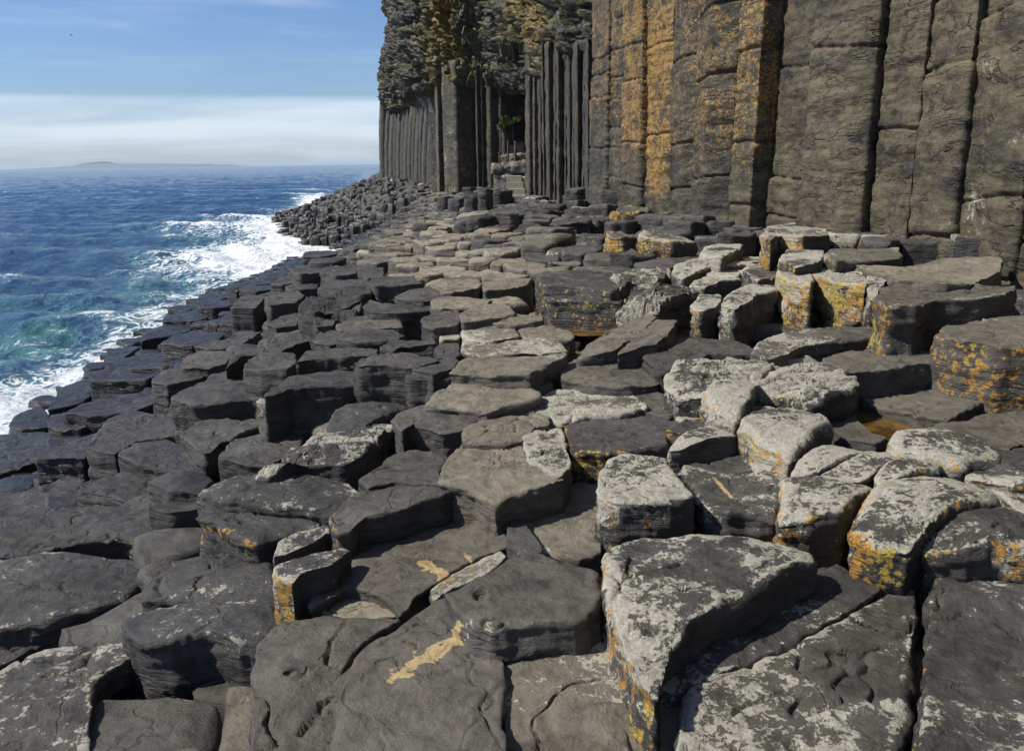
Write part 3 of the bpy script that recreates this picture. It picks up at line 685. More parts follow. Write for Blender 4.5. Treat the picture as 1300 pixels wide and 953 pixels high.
for X, Y, pts in honeycomb(.56, -11, 8, -3, 46, .17, 3):
    if X < xshore(Y)-.2 or X > xcliff(Y)+.6: continue
    vis = abs(X) < .64*Y+1.2
    if Y < 0 and math.hypot(X, Y) > 4: continue
    if not vis and (Y < -2 or abs(X) > .64*Y+5): continue
    if 29.5 < Y < 37 and .1 < X < 2.2: continue
    nt = near_trace(X, Y) if Y < 34 else 0
    g = float(ground(X, Y)+rise(X, Y))
    pn = float(fbm(X*.9, Y*.9, 0, 2, 91)); s = X-float(xshore(Y))
    slope = 1-float(sm((s-4)/4))
    dc_ = float(xcliff(Y))-X
    if nt: v = -.16+.02*rng.randn() if nt == 2 else -.02+.03*rng.randn()
    elif Y < 8.5: v = -.08+.05*rng.randn()
    else: v = (.27 if s > 6.5 else .18)+.05*rng.randn()+.10*pn+slope*(.07*rng.randn()-.08)-(.34 if Y > 21 and dc_ < 9 else 0)
    # rough ground near the foot of the wall
    dc = float(xcliff(Y))-X
    if Y > 17 and dc < 4 and not nt: v += .12*rng.randn()*(1-dc/5)
    if s < 2.6 and Y > 5: v = min(v, .10)-.12*(2.6-s)/2.6
    if nt == 2: g = float(ground(X, Y))
    wall = float(sm((X+3-.0*Y)/2.5))
    midtan = math.exp(-((X-(.1-.075*Y))/1.35)**2)*(1 if Y > 8 else .6)*(1-.6*float(sm((Y-22)/8)))
    T = min(1, .12+.95*midtan*(rng.rand() > .2)+.1*rng.rand())
    L = .12+.45*max(0, min(1, (X-1)/2.5))*rng.rand()+(.5*rng.rand() if rng.rand() < .12 and X > -3 else 0)
    if s < 4: L = .03; T = .1*rng.rand()
    if T > .4 and Y > 8.5: v = v-.02 if nt else .27+.03*rng.randn()+.06*pn-(.34 if Y > 21 and dc_ < 9 else 0)
    O = .5*rng.rand() if (X > 1 and rng.rand() < .3) else 0
    pr = proj(X, Y, g+v)
    inview = pr and -10 < pr[0] < 1310 and 150 < pr[1] < 960
    rec = (shrink(pts, X, Y, .012+.02*rng.rand()), g+v, L, O, T, math.hypot(X, Y), s, X, Y)
    if nt == 0 and inview and Y > 8: lone.append(rec)
    else: mass.append(rec)
lone.sort(key=lambda r: r[5])
n_tr = len(BLOCKS)
keep = max(0, 296-n_tr)
def zone(r):
    X, Y, s, L, T = r[7], r[8], r[6], r[2], r[4]
    if s < 3: return "black wave-washed column end low on the seaward edge of the causeway", "black column ends along the seaward edge"
    if s < 6.5: return "dark column end on the bare slope between the tan paving and the sea", "dark column ends on the seaward slope"
    if X > 1.2: return "grey column end in the pavement below the tall columns on the right", "grey column ends below the tall columns"
    if T > .4: return "tan worn column end in the flat paving receding down the middle", "tan column ends of the middle paving"
    return "small dark column end among the tan paving in the middle distance", "dark column ends of the middle paving"
import re as _re
def _core(l):
    c = _re.split(r",| with | whose | that | in the | at the | near the | beside | behind | right of | left of | below | above | under | on the | overlooking | across | standing | leaning | of the ", l)[0].split()
    return ' '.join(c)
_cores = {}
for l in LAND: _cores.setdefault(_core(l[0]), []).append(l)
_land = [(c, v[0]) for c, v in _cores.items() if len(v) == 1 and 3 <= len(c.split()) <= 8]
def _place(r):
    X, Y = r[7], r[8]; q = proj(X, Y, r[1]); best = None
    for c, l in _land:
        d = math.hypot(X-l[3], Y-l[4])
        if d < 3.5 and (best is None or d < best[0]): best = (d, c, l)
    if best is None: return None
    dx = X-best[2][3]; dy = Y-best[2][4]
    w = ('right of' if dx > 0 else 'left of') if abs(dx) > abs(dy)*.8 else ('beyond' if dy > 0 else 'in front of')
    return best[0], best[1], w
_cnt = {}; _lab = {}
for k, r in enumerate(sorted(lone[:keep], key=lambda r: (_place(r) or (9,))[0])):
    p = _place(r)
    if not p: continue
    key = (p[1], p[2]); _cnt[key] = _cnt.get(key, 0)+1; n_ = _cnt[key]
    tone = 'tan' if r[4] > .4 else ('pale' if r[2] > .4 else 'dark')
    if n_ <= 4: _lab[id(r)] = f"{tone} column end, {['nearest', 'second', 'third', 'fourth'][n_-1]} one {p[2]} the {p[1]}"
for k, r in enumerate(lone[:keep]):
    o = make_block("column_end", ROCK, r[0], r[1], .7, 900+k*3, res=max(.03, r[5]*.0038), edge=.035+.02*rng.rand(), dome=.03*rng.randn(), tilt=(.035*rng.randn(), .03*rng.randn()), L=r[2], O=r[3], T=r[4], rough=.9)
    lb, gr = zone(r)
    lb = _lab.get(id(r), lb)
    tag(o, lb, "column end", gr)
# everything past 300 of them, as one mesh built in a single sweep
def merge(name, recs, mat, depth=.7, tiltf=.035, edge=.04, rounds=2, fine=True):
    K = len(recs); rs = np.random.RandomState(len(name)+K)
    p = np.array([r[0] for r in recs], float)                      # K,6,2
    a_ = np.roll(p, 1, 1); b_ = np.roll(p, -1, 1); c = .09
    p0 = p+(a_-p)*c; p2 = p+(b_-p)*c; p1 = p0*.25+p*.5+p2*.25; pm = (p+b_)/2
    if fine: pa_ = p*.72+b_*.28; pb_ = p*.28+b_*.72; p = np.stack([p0, p1, p2, pa_, pm, pb_], 2).reshape(K, -1, 2)
    else: p = np.stack([p0, p2, pm], 2).reshape(K, -1, 2)
    n = p.shape[1]
    zt = np.array([r[1] for r in recs])[:, None, None]
    L = np.array([r[2] for r in recs])[:, None, None]; O = np.array([r[3] for r in recs])[:, None, None]; T = np.array([r[4] for r in recs])[:, None, None]
    C = p.mean(1)[:, None, None, :]                                # K,1,1,2
    sd = rs.rand(K)[:, None, None]*50
    d = np.roll(p, -1, 1)-np.roll(p, 1, 1); nn = np.stack([d[..., 1], -d[..., 0]], 2)
    nn = nn/np.maximum(np.linalg.norm(nn, axis=2), 1e-6)[..., None]
    a = fbm(p[..., 0]*5, p[..., 1]*5, sd[:, :, 0], 3, 17)
    p = p+nn*(a*.022)[..., None]
    B = p[:, None]; Rl = np.linalg.norm(B-C, axis=3)               # K,1,n
    e = edge*(.5+rs.rand(K)[:, None, None]*.6+.8*np.clip(fbm(B[..., 0]*5, B[..., 1]*5, 3, 2, 18)+.3, 0, 1)); e = np.minimum(e, Rl*.35)
    prof = [(f, 0, 0, 0) for f in ((.25, .5, .72, .88, .96) if fine else (.45, .85))]
    R_, Z_, W_, M_ = [], [], [], []
    for f, _, _, _ in prof: R_.append((1-e/Rl)*f+0*sd); Z_.append(0*e); W_.append(0); M_.append(max(0, (f-.7)/.3)*.7)
    for t in ((0, .5, 1) if fine else (0, 1)):
        an = t*math.pi/2; R_.append(1-e/Rl*(1-math.sin(an))); Z_.append(-e*(1-math.cos(an))); W_.append(t*.8); M_.append(1.0)
    for f in ((.08, .2, .34, .5, .7, 1) if fine else (.25, .6, 1)): R_.append(1+0*e); Z_.append(-e-(depth-e)*f); W_.append(1); M_.append(max(0, 1-depth*f/.13)*.9)
    rad = np.concatenate(R_, 1); dz = np.concatenate(Z_, 1); nr = rad.shape[1]
    ws = np.array(W_)[None, :, None]; rw = np.array(M_)[None, :, None]+0*rad
    XY = C+(B-C)*rad[..., None]; x = XY[..., 0]; y = XY[..., 1]
    tx = (tiltf*rs.randn(K))[:, None, None]; ty = (tiltf*rs.randn(K))[:, None, None]
    z = zt+dz+tx*(x-C[..., 0])+ty*(y-C[..., 1])
    hz = .032*fbm(x*2.6, y*2.6, sd, 4, 22)+.03*np.floor(fbm(x*1.6, y*6, sd, 2, 24)*4+.5)/4
    hz = hz+(.03*rs.randn(K))[:, None, None]*(1-((x-C[..., 0])**2+(y-C[..., 1])**2)/.09)
    z = z+hz*np.clip(1.25-ws, 0, 1)
    so = (.03*fbm(x*3.2, y*3.2, z*8+sd, 3, 27)+.012*np.round(2.2*fbm(x*1.8, y*1.8, z*13+sd, 2, 28)))*ws
    x = x+nn[:, None, :, 0]*so; y = y+nn[:, None, :, 1]*so
    V = np.stack([x, y, z], 3).reshape(K, nr*n, 3)
    ctr = np.concatenate([C[:, 0, 0, :], z[:, 0].mean(1)[:, None]], 1)[:, None]
    V = np.concatenate([V, ctr], 1).reshape(-1, 3)
    st = nr*n+1; i = np.arange(nr-1)[:, None]*n; j = np.arange(n)[None]; j2 = (j+1) % n
    Fq = np.stack([i+j, i+n+j, i+n+j2, i+j2], 2).reshape(-1, 4)
    Ft = np.stack([np.full(n, nr*n), np.arange(n), (np.arange(n)+1) % n], 1)
    offs = (np.arange(K)*st)[:, None, None]
    Fq = (Fq[None]+offs).reshape(-1, 4); Ft = (Ft[None]+offs).reshape(-1, 3)
    cl = np.stack([L*(1-.25*ws)+0*rad, O*(.25+.75*np.clip(ws+rw*.5, 0, 1)), T*(1-.5*ws)+0*rad, rw], 3).reshape(K, nr*n, 4)
    cc = np.stack([L[:, 0, 0], O[:, 0, 0]*.25, T[:, 0, 0], 0*L[:, 0, 0]], 1)[:, None]
    cl = np.concatenate([cl, cc], 1).reshape(-1, 4)
    me = bpy.data.meshes.new(name); nq, nt = len(Fq), len(Ft)
    me.vertices.add(len(V)); me.vertices.foreach_set("co", V.astype(np.float32).ravel())
    me.loops.add(nq*4+nt*3); me.loops.foreach_set("vertex_index", np.concatenate([Fq.ravel(), Ft.ravel()]).astype(np.int32))
    me.polygons.add(nq+nt); me.polygons.foreach_set("loop_start", np.concatenate([np.arange(nq)*4, nq*4+np.arange(nt)*3]).astype(np.int32))
    me.update(calc_edges=True); me.polygons.foreach_set("use_smooth", np.ones(nq+nt, dtype=bool))
    at = me.attributes.new("mixc", 'FLOAT_COLOR', 'POINT'); at.data.foreach_set("color", cl.astype(np.float32).ravel())
    me.materials.append(mat); o = bpy.data.objects.new(name, me); col.objects.link(o)
    return o
o = merge("column_pavement", mass+lone[keep:], ROCK, rounds=3)
tag(o, "lower and farther column ends filling the pavement between the larger blocks", "column ends", kind="stuff")

# the bouldery spit of column ends beyond the cove
far = []
for X, Y, pts in honeycomb(.52, -36, 3, 44, 172, .27, 5):
    xs = float(xshore(Y))
    if X < xs-.5 or X > float(xcliff(Y))+1: continue
    s = X-xs
    if rng.rand() < .05: continue
    g = float(ground(X, Y)+rise(X, Y)*.6)
    v = .05+.14*rng.randn()+.22*float(fbm(X*.35, Y*.35, 3, 3, 41))
    v = max(v, -.25)
    kelp = float(np.exp(-(s/3.2)**2))*(1 if Y < 110 else .5)
    T = min(1, .08+.6*kelp+.1*rng.rand()); O = .32*kelp
    L = .9 if rng.rand() < .012 else .1*rng.rand()
    far.append((shrink(pts, X, Y, .03+.09*rng.rand()), g+v, L, O, T, math.hypot(X, Y), s, X, Y))
o = merge("shore_rubble", far, SMALL, depth=.9, tiltf=.12, edge=.05, rounds=1, fine=False)
tag(o, "jumbled broken column ends sloping into the sea below the far cliff, brown with weed at the water", "rock rubble", kind="stuff")

# bedrock under everything, running down below the sea
gx = np.linspace(-60, 14, 150); gy = np.concatenate([np.linspace(-12, 50, 120), np.linspace(51, 300, 90)])
XX, YY = np.meshgrid(gx, gy)
ZZ = ground(XX, YY)+rise(XX, YY)-.42+.12*fbm(XX*.8, YY*.8, 0, 3, 8)
ZZ = np.maximum(ZZ, -9.0)
n0, n1 = XX.shape
ii = np.arange(n0-1)[:, None]*n1+np.arange(n1-1)[None]
Fg = np.stack([ii, ii+1, ii+n1+1, ii+n1], 2).reshape(-1, 4)
o = mesh_from("bedrock", np.stack([XX, YY, ZZ], 2).reshape(-1, 3), Fg, SMALL, np.tile([0.0, 0, 0.05, 0], (n0*n1, 1)))
tag(o, kind="structure")

# ------------------------------------------------------------------ rock pools
def pool_mat():
    m, t, b = new_mat("pool_water")
    geo = t.new('ShaderNodeNewGeometry').outputs['Position']
    c = t.mix(t.ramp(t.noise(geo, 6, 6, .7), .35, .65), (.055, .028, .006), (.16, .085, .018))
    t.l.new(c, b.inputs['Base Color']); b.inputs['Roughness'].default_value = .04
    bp = t.new('ShaderNodeBump'); bp.inputs['Strength'].default_value = .15; bp.inputs['Distance'].default_value = .02
    t.l.new(t.noise(geo, 14, 3, .5), bp.inputs['Height']); t.l.new(bp.outputs[0], b.inputs['Normal'])
    return m
PW = pool_mat()
def pool(z, pts):
    pp = [tuple(map(float, q.split(','))) for q in pts.split()]
    w = [at_z(a, b, z) for a, b in pp]
    B, _ = resample(w, 40, jit=.03, seed=5)
    C = B.mean(0); V = [(C[0], C[1], z)]+[(p[0], p[1], z) for p in B]
    o = mesh_from("pool_water", V, [[0, 1+k, 1+(k+1) % 40] for k in range(40)], PW, smooth=False)
    tag(o, kind="structure")
pool(P+.13, "1078,525 1095,510 1135,518 1192,530 1190,545 1150,548 1127,560 1100,548")
pool(P+.19, "690,434 715,431 736,434 733,446 715,449 692,446")
pool(P+.14, "688,474 712,470 730,473 722,484 700,486")
pool(P+.19, "702,408 735,408 780,412 772,426 735,427 708,420")

# ------------------------------------------------------------------ the tall columns
CG = "tall basalt columns standing in the cliff wall"
VERT = []
def tall(x0, x1, Y, zt, seed, L, O, T, label, rot=0.0, sides=6, lean=(0, 0), bend=0.0, zb=None, res=None, front=None, rel=1.16, olow=0, push=0.0, joints=.9, wob=0.0, mat=None, ytop=None):
    xm = (x0+x1)/2
    cx, cy, _ = at_y(xm, 300, Y); w = (x1-x0)/F*Y/math.cos(math.atan((xm-650)/F))*1.0
    zb = P-.3 if zb is None else zb
    if ytop is not None: zt = at_y(xm, ytop, Y)[2]
    r = w/2*rel
    cy += r*.6+push; cx = ray(xm, 300).x*cy
    sd = np.random.RandomState(seed)
    pts = []
    for k in range(sides):
        a = (0 if isinstance(rot, tuple) else rot)+2*math.pi*k/sides+sd.uniform(-.12, .12)
        pts.append((cx+r*math.cos(a)*sd.uniform(.95, 1.05), cy+r*math.sin(a)*sd.uniform(.95, 1.05)))
    if front:
        pts = [(ray(a, 300).x*b, b) for a, b in front]; bx, by = (.75, .55) if not isinstance(rot, tuple) else rot
        pts = pts+[(pts[-1][0]+bx, pts[-1][1]+by), (pts[0][0]+bx, pts[0][1]+by)]
        if area(pts) < 0: pts = pts[::-1]
        cx = sum(p[0] for p in pts)/len(pts); cy = sum(p[1] for p in pts)/len(pts); r = math.sqrt(abs(area(pts)))*.6; w = max(.5, min(w*1.3, 1.0))
    res = res or max(.02, Y*.0042)
    n = int(np.clip(2*math.pi*r/res, 18, 110)) if not (front and zt > 12) else 130
    B, nn = resample(pts, n, cut=.05 if front else .045, jit=.008, seed=seed, rounds=2)
    H = zt-zb; nz = int(np.clip(H/(res*1.5), 24, 330))
    z = np.linspace(zb, zt, nz)
    if front and zt > 12: z = np.concatenate([np.linspace(zb, 6.6, 235, endpoint=False), np.linspace(6.6, zt, 40)]); nz = len(z); res = .022
    # joints of the column drums
    js = []; q = zb+sd.uniform(.2, 1)
    while q < zt: js.append(q); q += sd.uniform(.35, 1.5)*joints*max(.6, w/.6)
    js = np.array(js+[zt+9])
    Z = z[:, None]*np.ones((1, n))
    if Y > 19.7 and not wob: lean = (lean[0]+sd.uniform(-.012, .012), lean[1]); joints = joints*.7
    X = B[None, :, 0]*np.ones((nz, 1)); Yy = B[None, :, 1]*np.ones((nz, 1))
    ph = np.arctan2(B[:, 1]-cy, B[:, 0]-cx)[None]
    zj = Z+.05*w*np.sin(ph+seed)+.03*fbm(X*3, Yy*3, Z*.5+seed, 2, seed+1)
    idx = np.searchsorted(js, zj)
    djn = np.minimum(np.abs(zj-js[np.clip(idx, 0, len(js)-1)]), np.abs(zj-js[np.clip(idx-1, 0, len(js)-1)]))
    gr = np.clip(1-djn/(.022+res*.6), 0, 1)
    h = _h(idx.astype(np.int64), idx.astype(np.int64)*0+seed, idx.astype(np.int64)*0, 7)-.5
    amp = min(1, w/.6)
    sof = .65 if Y > 19.7 else 1.0
    d = (-.05*gr+.06*h)*amp*sof
    d = d+.016*sof*amp*fbm(X*2, Yy*2, Z*3.2+seed, 4, seed+2)+.022*sof*amp*np.round(fbm(X*1.5, Yy*1.5, Z*8+seed, 3, seed+3)*4)/3
    d = d+.010*fbm(X*9, Yy*9, Z*18, 3, seed+4)
    # chipped edges
    t = (Z-zb)/H
    X = X+nn[None, :, 0]*d+lean[0]*(Z-P)+bend*t**2.2
    Yy = Yy+nn[None, :, 1]*d+lean[1]*(Z-P)
    V = np.stack([X, Yy, Z], 2).reshape(-1, 3)
    i = np.arange(nz-1)[:, None]*n; j = np.arange(n)[None]; j2 = (j+1) % n
    Fq = np.stack([i+j, i+j2, i+n+j2, i+n+j], 2).reshape(-1, 4)
    V = np.vstack([V, [[V[-n:, 0].mean(), V[-n:, 1].mean(), zt+.05]]]); ci = len(V)-1
    Ft = [[(nz-1)*n+k, (nz-1)*n+(k+1) % n, ci] for k in range(n)]
    Ov = O*(sm((Z-P-olow)/1.2) if olow else 1+0*Z)
    cl = np.stack([L+0*Z, Ov, T*(.6+.4*fbm(X*.8, Yy*.8, Z*.8, 2, 5))+0*Z, np.clip(d*10, 0, .4)], 2).reshape(-1, 4)
    cl = np.vstack([cl, [[L, O, T, 0]]])
    me = bpy.data.meshes.new("basalt_column"); nq, nt = len(Fq), len(Ft); Ft = np.array(Ft)
    me.vertices.add(len(V)); me.vertices.foreach_set("co", V.astype(np.float32).ravel())
    me.loops.add(nq*4+nt*3); me.loops.foreach_set("vertex_index", np.concatenate([Fq.ravel(), Ft.ravel()]).astype(np.int32))
    me.polygons.add(nq+nt); me.polygons.foreach_set("loop_start", np.concatenate([np.arange(nq)*4, nq*4+np.arange(nt)*3]).astype(np.int32))
    me.update(calc_edges=True); me.polygons.foreach_set("use_smooth", np.ones(nq+nt, dtype=bool))
    at = me.attributes.new("mixc", 'FLOAT_COLOR', 'POINT'); at.data.foreach_set("color", cl.astype(np.float32).ravel())
    me.materials.append(mat or WALL)
    me.transform(Matrix.Translation((-cx, -cy, -zb)))
    o = bpy.data.objects.new("basalt_column", me); o.location = (cx, cy, zb); col.objects.link(o)
    tag(o, label, "basalt column", CG)
    return o
ln = (.012, 0)
Z1 = 13.0
tall(1292, 1400, 8.0, Z1, 11, .15, .0, .75, "rough grey-brown column cut by the right edge of the picture", front=[(1288, 8.55), (1335, 7.9), (1425, 7.1)], lean=ln, push=.0)
tall(1200, 1292, 9.0, Z1, 12, .25, .12, .8, "broad brown column with pale level scars, second from the right edge", front=[(1206, 9.5), (1255, 8.75), (1291, 8.4)], lean=ln, push=.05)
tall(1143, 1206, 9.9, Z1, 13, .2, .2, .95, "yellowish brown column with a white spot, left of the broad scarred column", front=[(1150, 10.1), (1188, 9.45), (1207, 9.3)], lean=ln, push=.06)
tall(1090, 1150, 10.5, Z1, 14, .05, .05, .8, "brown column right of the deep black notch", front=[(1097, 10.75), (1136, 10.1), (1151, 10.0)], lean=ln, push=.06)
tall(1010, 1092, 11.3, Z1, 15, .08, .06, .95, "smooth warm brown column left of the deep black notch", front=[(1010, 11.6), (1064, 10.85), (1091, 10.7)], lean=ln, push=.0)
tall(968, 1014, 12.1, Z1, 16, .1, .3, .6, "slim grey column right of the column with the black right side", front=[(970, 12.5), (985, 12.2), (1012, 11.75)], lean=(.02, 0), push=.12)
tall(920, 974, 12.5, Z1, 17, .2, .9, .55, "column lit on its left face and black on its right, with an orange upper drum", front=[(920, 13.0), (948, 12.4), (972, 12.5)], lean=(.016, 0), push=-.2, olow=.9)
tall(874, 925, 13.6, Z1, 18, .12, .85, .3, "dark column with a narrow lit left edge and orange patches high up", front=[(875, 14.2), (888, 13.45), (925, 13.2)], lean=(.008, 0), push=-.05, olow=1.0)
tall(846, 880, 14.8, Z1, 19, .12, .75, .25, "grey column with a rounded left side, left of the dark orange-patched one", front=[(846, 15.1), (860, 14.4), (880, 14.15)], lean=(.0, 0), push=.05, olow=.9)
tall(814, 850, 15.8, Z1, 20, .15, 1.2, .45, "the most orange column, stained in bands almost to its foot", front=[(814, 16.2), (840, 15.2), (850, 15.05)], lean=(-.008, 0), push=0, olow=.4)
tall(789, 820, 16.9, Z1, 21, .1, 1.1, .35, "column with orange drums high up and a black foot, left of the most orange one", front=[(789, 17.2), (812, 16.1), (820, 16.1)], lean=(-.012, 0), push=0, olow=1.0)
tall(772, 795, 17.8, Z1, 22, .15, .8, .15, "thin blue-grey column broken into blocky drums", front=[(772, 18.2), (790, 17.3), (797, 17.2)], lean=(-.008, 0), push=.12, olow=1.6, joints=.6)
tall(748, 776, 18.9, Z1, 23, .12, .8, .25, "grey column with an orange upper part, left end of the near wall", front=[(748, 19.6), (768, 18.1), (777, 18.1)], lean=(0, 0), push=0, olow=1.8)
# the wall goes on past the edge of the picture
for fr_, sd_ in (([(1422, 7.15), (1500, 6.6), (1585, 6.15)], 24), ([(1582, 6.2), (1680, 5.75), (1800, 5.35)], 25), ([(1797, 5.4), (1950, 4.95), (2120, 4.5)], 26)):
    tall(fr_[0][0], fr_[2][0], fr_[1][1], Z1, sd_, .15, 0, .7, "x", front=fr_, lean=ln)
    o = col.objects[-1]; o.name = "cliff_face"; o["kind"] = "structure"
    for k_ in ("label", "category", "group"): del o[k_]
# the dark receding row
def row(edges, Y0, Y1, yt, seed, labels, **k):
    n = len(edges)-1
    for i in range(n):
        Y = Y0+(Y1-Y0)*(i+.5)/n
        kk = {a: (b[i] if isinstance(b, list) else b) for a, b in k.items()}
        T_ = kk.pop('T', .2); O_ = kk.pop('O', .1); L_ = kk.pop('L', .1)
        ty = yt[i] if isinstance(yt, list) else yt
        Ya = Y0+(Y1-Y0)*i/n; Yb = Y0+(Y1-Y0)*(i+1)/n; w_ = edges[i+1]-edges[i]; f_ = rng.uniform(.35, .6); pu = kk.pop('push', 0)
        if abs(Y1-Y0) < 5: fr = [(edges[i]-.3, Y+.8+pu), (edges[i]+(.8 if w_ > 20 else .45)*w_, Y+pu-.1), (edges[i+1]+.3, Y+pu+.1)]
        else: fr = [(edges[i]-.3, Ya+pu), (edges[i]+f_*w_, Ya+(Yb-Ya)*.85-.25+pu), (edges[i+1]+.3, Yb+pu+.05)]
        tall(edges[i], edges[i+1]+1, Y, None, seed+i, L_, O_, T_, labels[i], rot=(1.0, .6), ytop=ty-16, front=fr, **kk)
e1 = [667, 677, 682, 690, 693, 702, 706, 716, 719, 726, 729, 738, 741, 750]
lr = "slim grey-black column in the tightly packed row between the alcove and the near wall"
row(e1, 33, 20, 70, 40, ["tan column right of the alcove with the green plants", "second tan column right of the alcove", lr, lr, "narrow column behind the slanting handrail", lr, lr, "column with a white fleck in the packed row beside the near wall", lr, lr, lr, lr,
    "last narrow column of the packed row, touching the near wall"],
    T=[.6, .5, .15, .1, .25, .1, .3, .15, .05, .2, .1, .25, .1], O=.12, zb=P-.2, push=[0, .2, .5, .1, .3, 0, .2, .4, 0, .3, .1, .2, 0])
e2 = [556, 565, 588, 594, 600, 606, 611, 618, 630, 643]
row(e2, 41.0, 38.4, 95, 60,
    ["yellow-stained column at the left side of the large pale grey one", "large pale grey column, broadest of the middle row", "dark slot-like column right of the large pale grey one", "slim yellow-edged column in the middle row",
     "slim black column between two lighter ones in the middle row", "bright-edged slim column in the middle row", "black flanked column left of the alcove", "brownish column at the left side of the alcove", "shaded column at the back left of the alcove"],
    L=[.1, .35, .05, .1, .05, .3, .05, .1, .1], T=[.3, .35, .0, .4, .0, .4, .0, .45, .2], O=[.7, .0, 0, .7, 0, .3, 0, .1, .1], zb=P-.3, push=[0, -.9, .3, 0, .3, 0, .25, .1, .4])
for x0, x1, yt_, Yc, T_, O_, lb in [(636, 649, 158, 38.9, .3, 0, "broken grey column stub carrying the bright green grass in the alcove"), (648, 657, 155, 39.1, .2, .1, "tallest broken column stub at the back of the alcove"),
    (656, 663, 176, 39.2, .5, .5, "yellow-topped broken column stub in the alcove"), (662, 669, 150, 39.8, .1, 0, "dark broken column stub at the right back of the alcove")]:
    tall(x0, x1+1, Yc, None, int(x0), .15, O_, T_, lb, ytop=yt_, front=[(x0-.5, Yc+.4), (x0+5, Yc-.2), (x1+1, Yc+.1)], zb=P-.2, rot=(.9, 1.0))
e3 = [486, 492, 496, 502, 505, 511, 514, 520, 525, 528, 534, 537, 543, 547, 552, 557]
lr3 = "slim curved column in the far row leaning under the crag"
row(e3, 80, 48, [128-k*2 for k in range(15)], 90,
    ["outermost curved column at the seaward corner of the cliff", "second curved column from the seaward corner"]+[lr3]*11+["dark curved column next to the last of the far row", "last curved column of the far row, stained yellow"],
    T=[.15, .2, .3, .05, .2, .25, .1, .3, .05, .3, .1, .2, .3, .1, .4], O=[0]*13+[.1, .7], zb=P-.9, bend=[.5]+[.8]*13+[.5], joints=1.5)

# ------------------------------------------------------------------ cliff: backing wall and the hackly crag over the columns
path = [(8.2, -14), (7.9, 0), (7.3, 5), (6.6, 8.3), (5.7, 11.2), (4.7, 13.6), (3.7, 16.6), (2.9, 19.6), (2.4, 24), (2.0, 30), (1.4, 34.8), (.5, 38.2), (-1.0, 40.3), (-2.6, 41.3), (-3.8, 43), (-4.4, 50), (-7.0, 64), (-10.6, 80), (-9.5, 83), (-4, 90), (20, 104), (60, 120)]
pa = np.array(path); seg = np.linalg.norm(np.diff(pa, axis=0), axis=1); ss = np.concatenate([[0], np.cumsum(seg)])
step = np.concatenate([np.linspace(0, 35, 90, endpoint=False), np.linspace(35, 112, 980, endpoint=False), np.linspace(112, ss[-1], 40)])
cxp = np.interp(step, ss, pa[:, 0]); cyp = np.interp(step, ss, pa[:, 1])
k_ = np.ones(9)/9
cxp[4:-4] = np.convolve(cxp, k_, 'valid'); cyp[4:-4] = np.convolve(cyp, k_, 'valid')
cxp[4:-4] = np.convolve(cxp, k_, 'valid'); cyp[4:-4] = np.convolve(cyp, k_, 'valid')
dx = np.gradient(cxp); dy = np.gradient(cyp); nl = np.hypot(dx, dy)+1e-9
nx_, ny_ = -dy/nl, dx/nl                         # outward: towards the sea (left of the walking direction)
zs = np.concatenate([np.linspace(-2, P+1, 8, endpoint=False), np.linspace(P+1, 15, 290), np.linspace(15.3, 24, 40)])
S, Zg = np.meshgrid(step, zs); Xc = np.broadcast_to(cxp, S.shape); Yc = np.broadcast_to(cyp, S.shape)
# height where the crag starts above the columns, along the wall
topS = np.array([0, 20, 34, 38, 45, 54, 62, 70, 78, 95, 112, 118, 160]); 
Yk = np.array([-20, 8, 14, 17, 19.5, 24, 30, 35, 40, 44, 50, 60, 80, 90, 130])
Zk = np.array([13, 9.5, 8, 6.4, 6.3, 6.5, 6.5, 6.5, 6.9, 7.5, 8.1, 8.0, 8.0, 8.0, 8.0])
zc = np.interp(Yc, Yk, Zk)
over = sm((Zg-zc+.2-.35*vnoise(S*1.4, 0, 0, 5))/.45)
outw = .85+.4*sm((Zg-zc)/5)-.15*sm((Yc-50)/20)-.9*sm((Zg-zc-3)/3)*sm((Yc-50)/20)
d = over*outw
f1 = fbm(Xc*.45, Yc*.45, Zg*.33, 4, 201); f2 = fbm(S*1.6, Zg*.75, 0*S, 4, 211, .6); f3 = fbm(S*4.6, Zg*1.0, 0*S, 5, 221, .68)
cell = np.abs(fbm(S*2.6+3*f1, Zg*1.1, 0*S, 3, 231))
d = d+over*(.75*f1+.35*f2+.40*f3-.5*np.clip(1-cell/.08, 0, 1))+(1-over)*.15*f2
f4 = np.abs(fbm(S*3.4, Zg*.8, 0*S, 4, 261, .62)); f5 = np.abs(fbm(S*9, Zg*2.6, 0*S, 3, 271, .6))
d = d-over*(.9*f4+.3*f5)+.12*over
d = d+over*.34*np.round(3*fbm(S*3.3, Zg*1.4, 0*S, 2, 241))/3
lowc = (1-over); d = d-lowc*(3.2*np.exp(-((Xc-.3)/1.9)**2-((Yc-38.8)/2.6)**2)+.5*sm((Yc-44)/6)*(1-sm((Zg-zc+1.5)/1.5)))
Xw = Xc+nx_*d; Yw = Yc+ny_*d
Zw = Zg+over*.25*f3
olive = np.clip(.35+1.6*fbm(S*.22, Zg*.16, 0*S, 3, 251)+.35*f2, 0, 1)*over*sm((Yc-10)/10)
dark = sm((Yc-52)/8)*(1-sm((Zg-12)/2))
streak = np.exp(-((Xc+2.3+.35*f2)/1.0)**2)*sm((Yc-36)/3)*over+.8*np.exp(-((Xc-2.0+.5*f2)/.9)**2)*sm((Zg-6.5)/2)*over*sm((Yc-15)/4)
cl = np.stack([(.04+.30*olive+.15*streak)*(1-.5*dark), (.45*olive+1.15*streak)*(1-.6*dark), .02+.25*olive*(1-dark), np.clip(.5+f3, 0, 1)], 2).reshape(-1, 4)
n0, n1 = S.shape; ii = np.arange(n0-1)[:, None]*n1+np.arange(n1-1)[None]
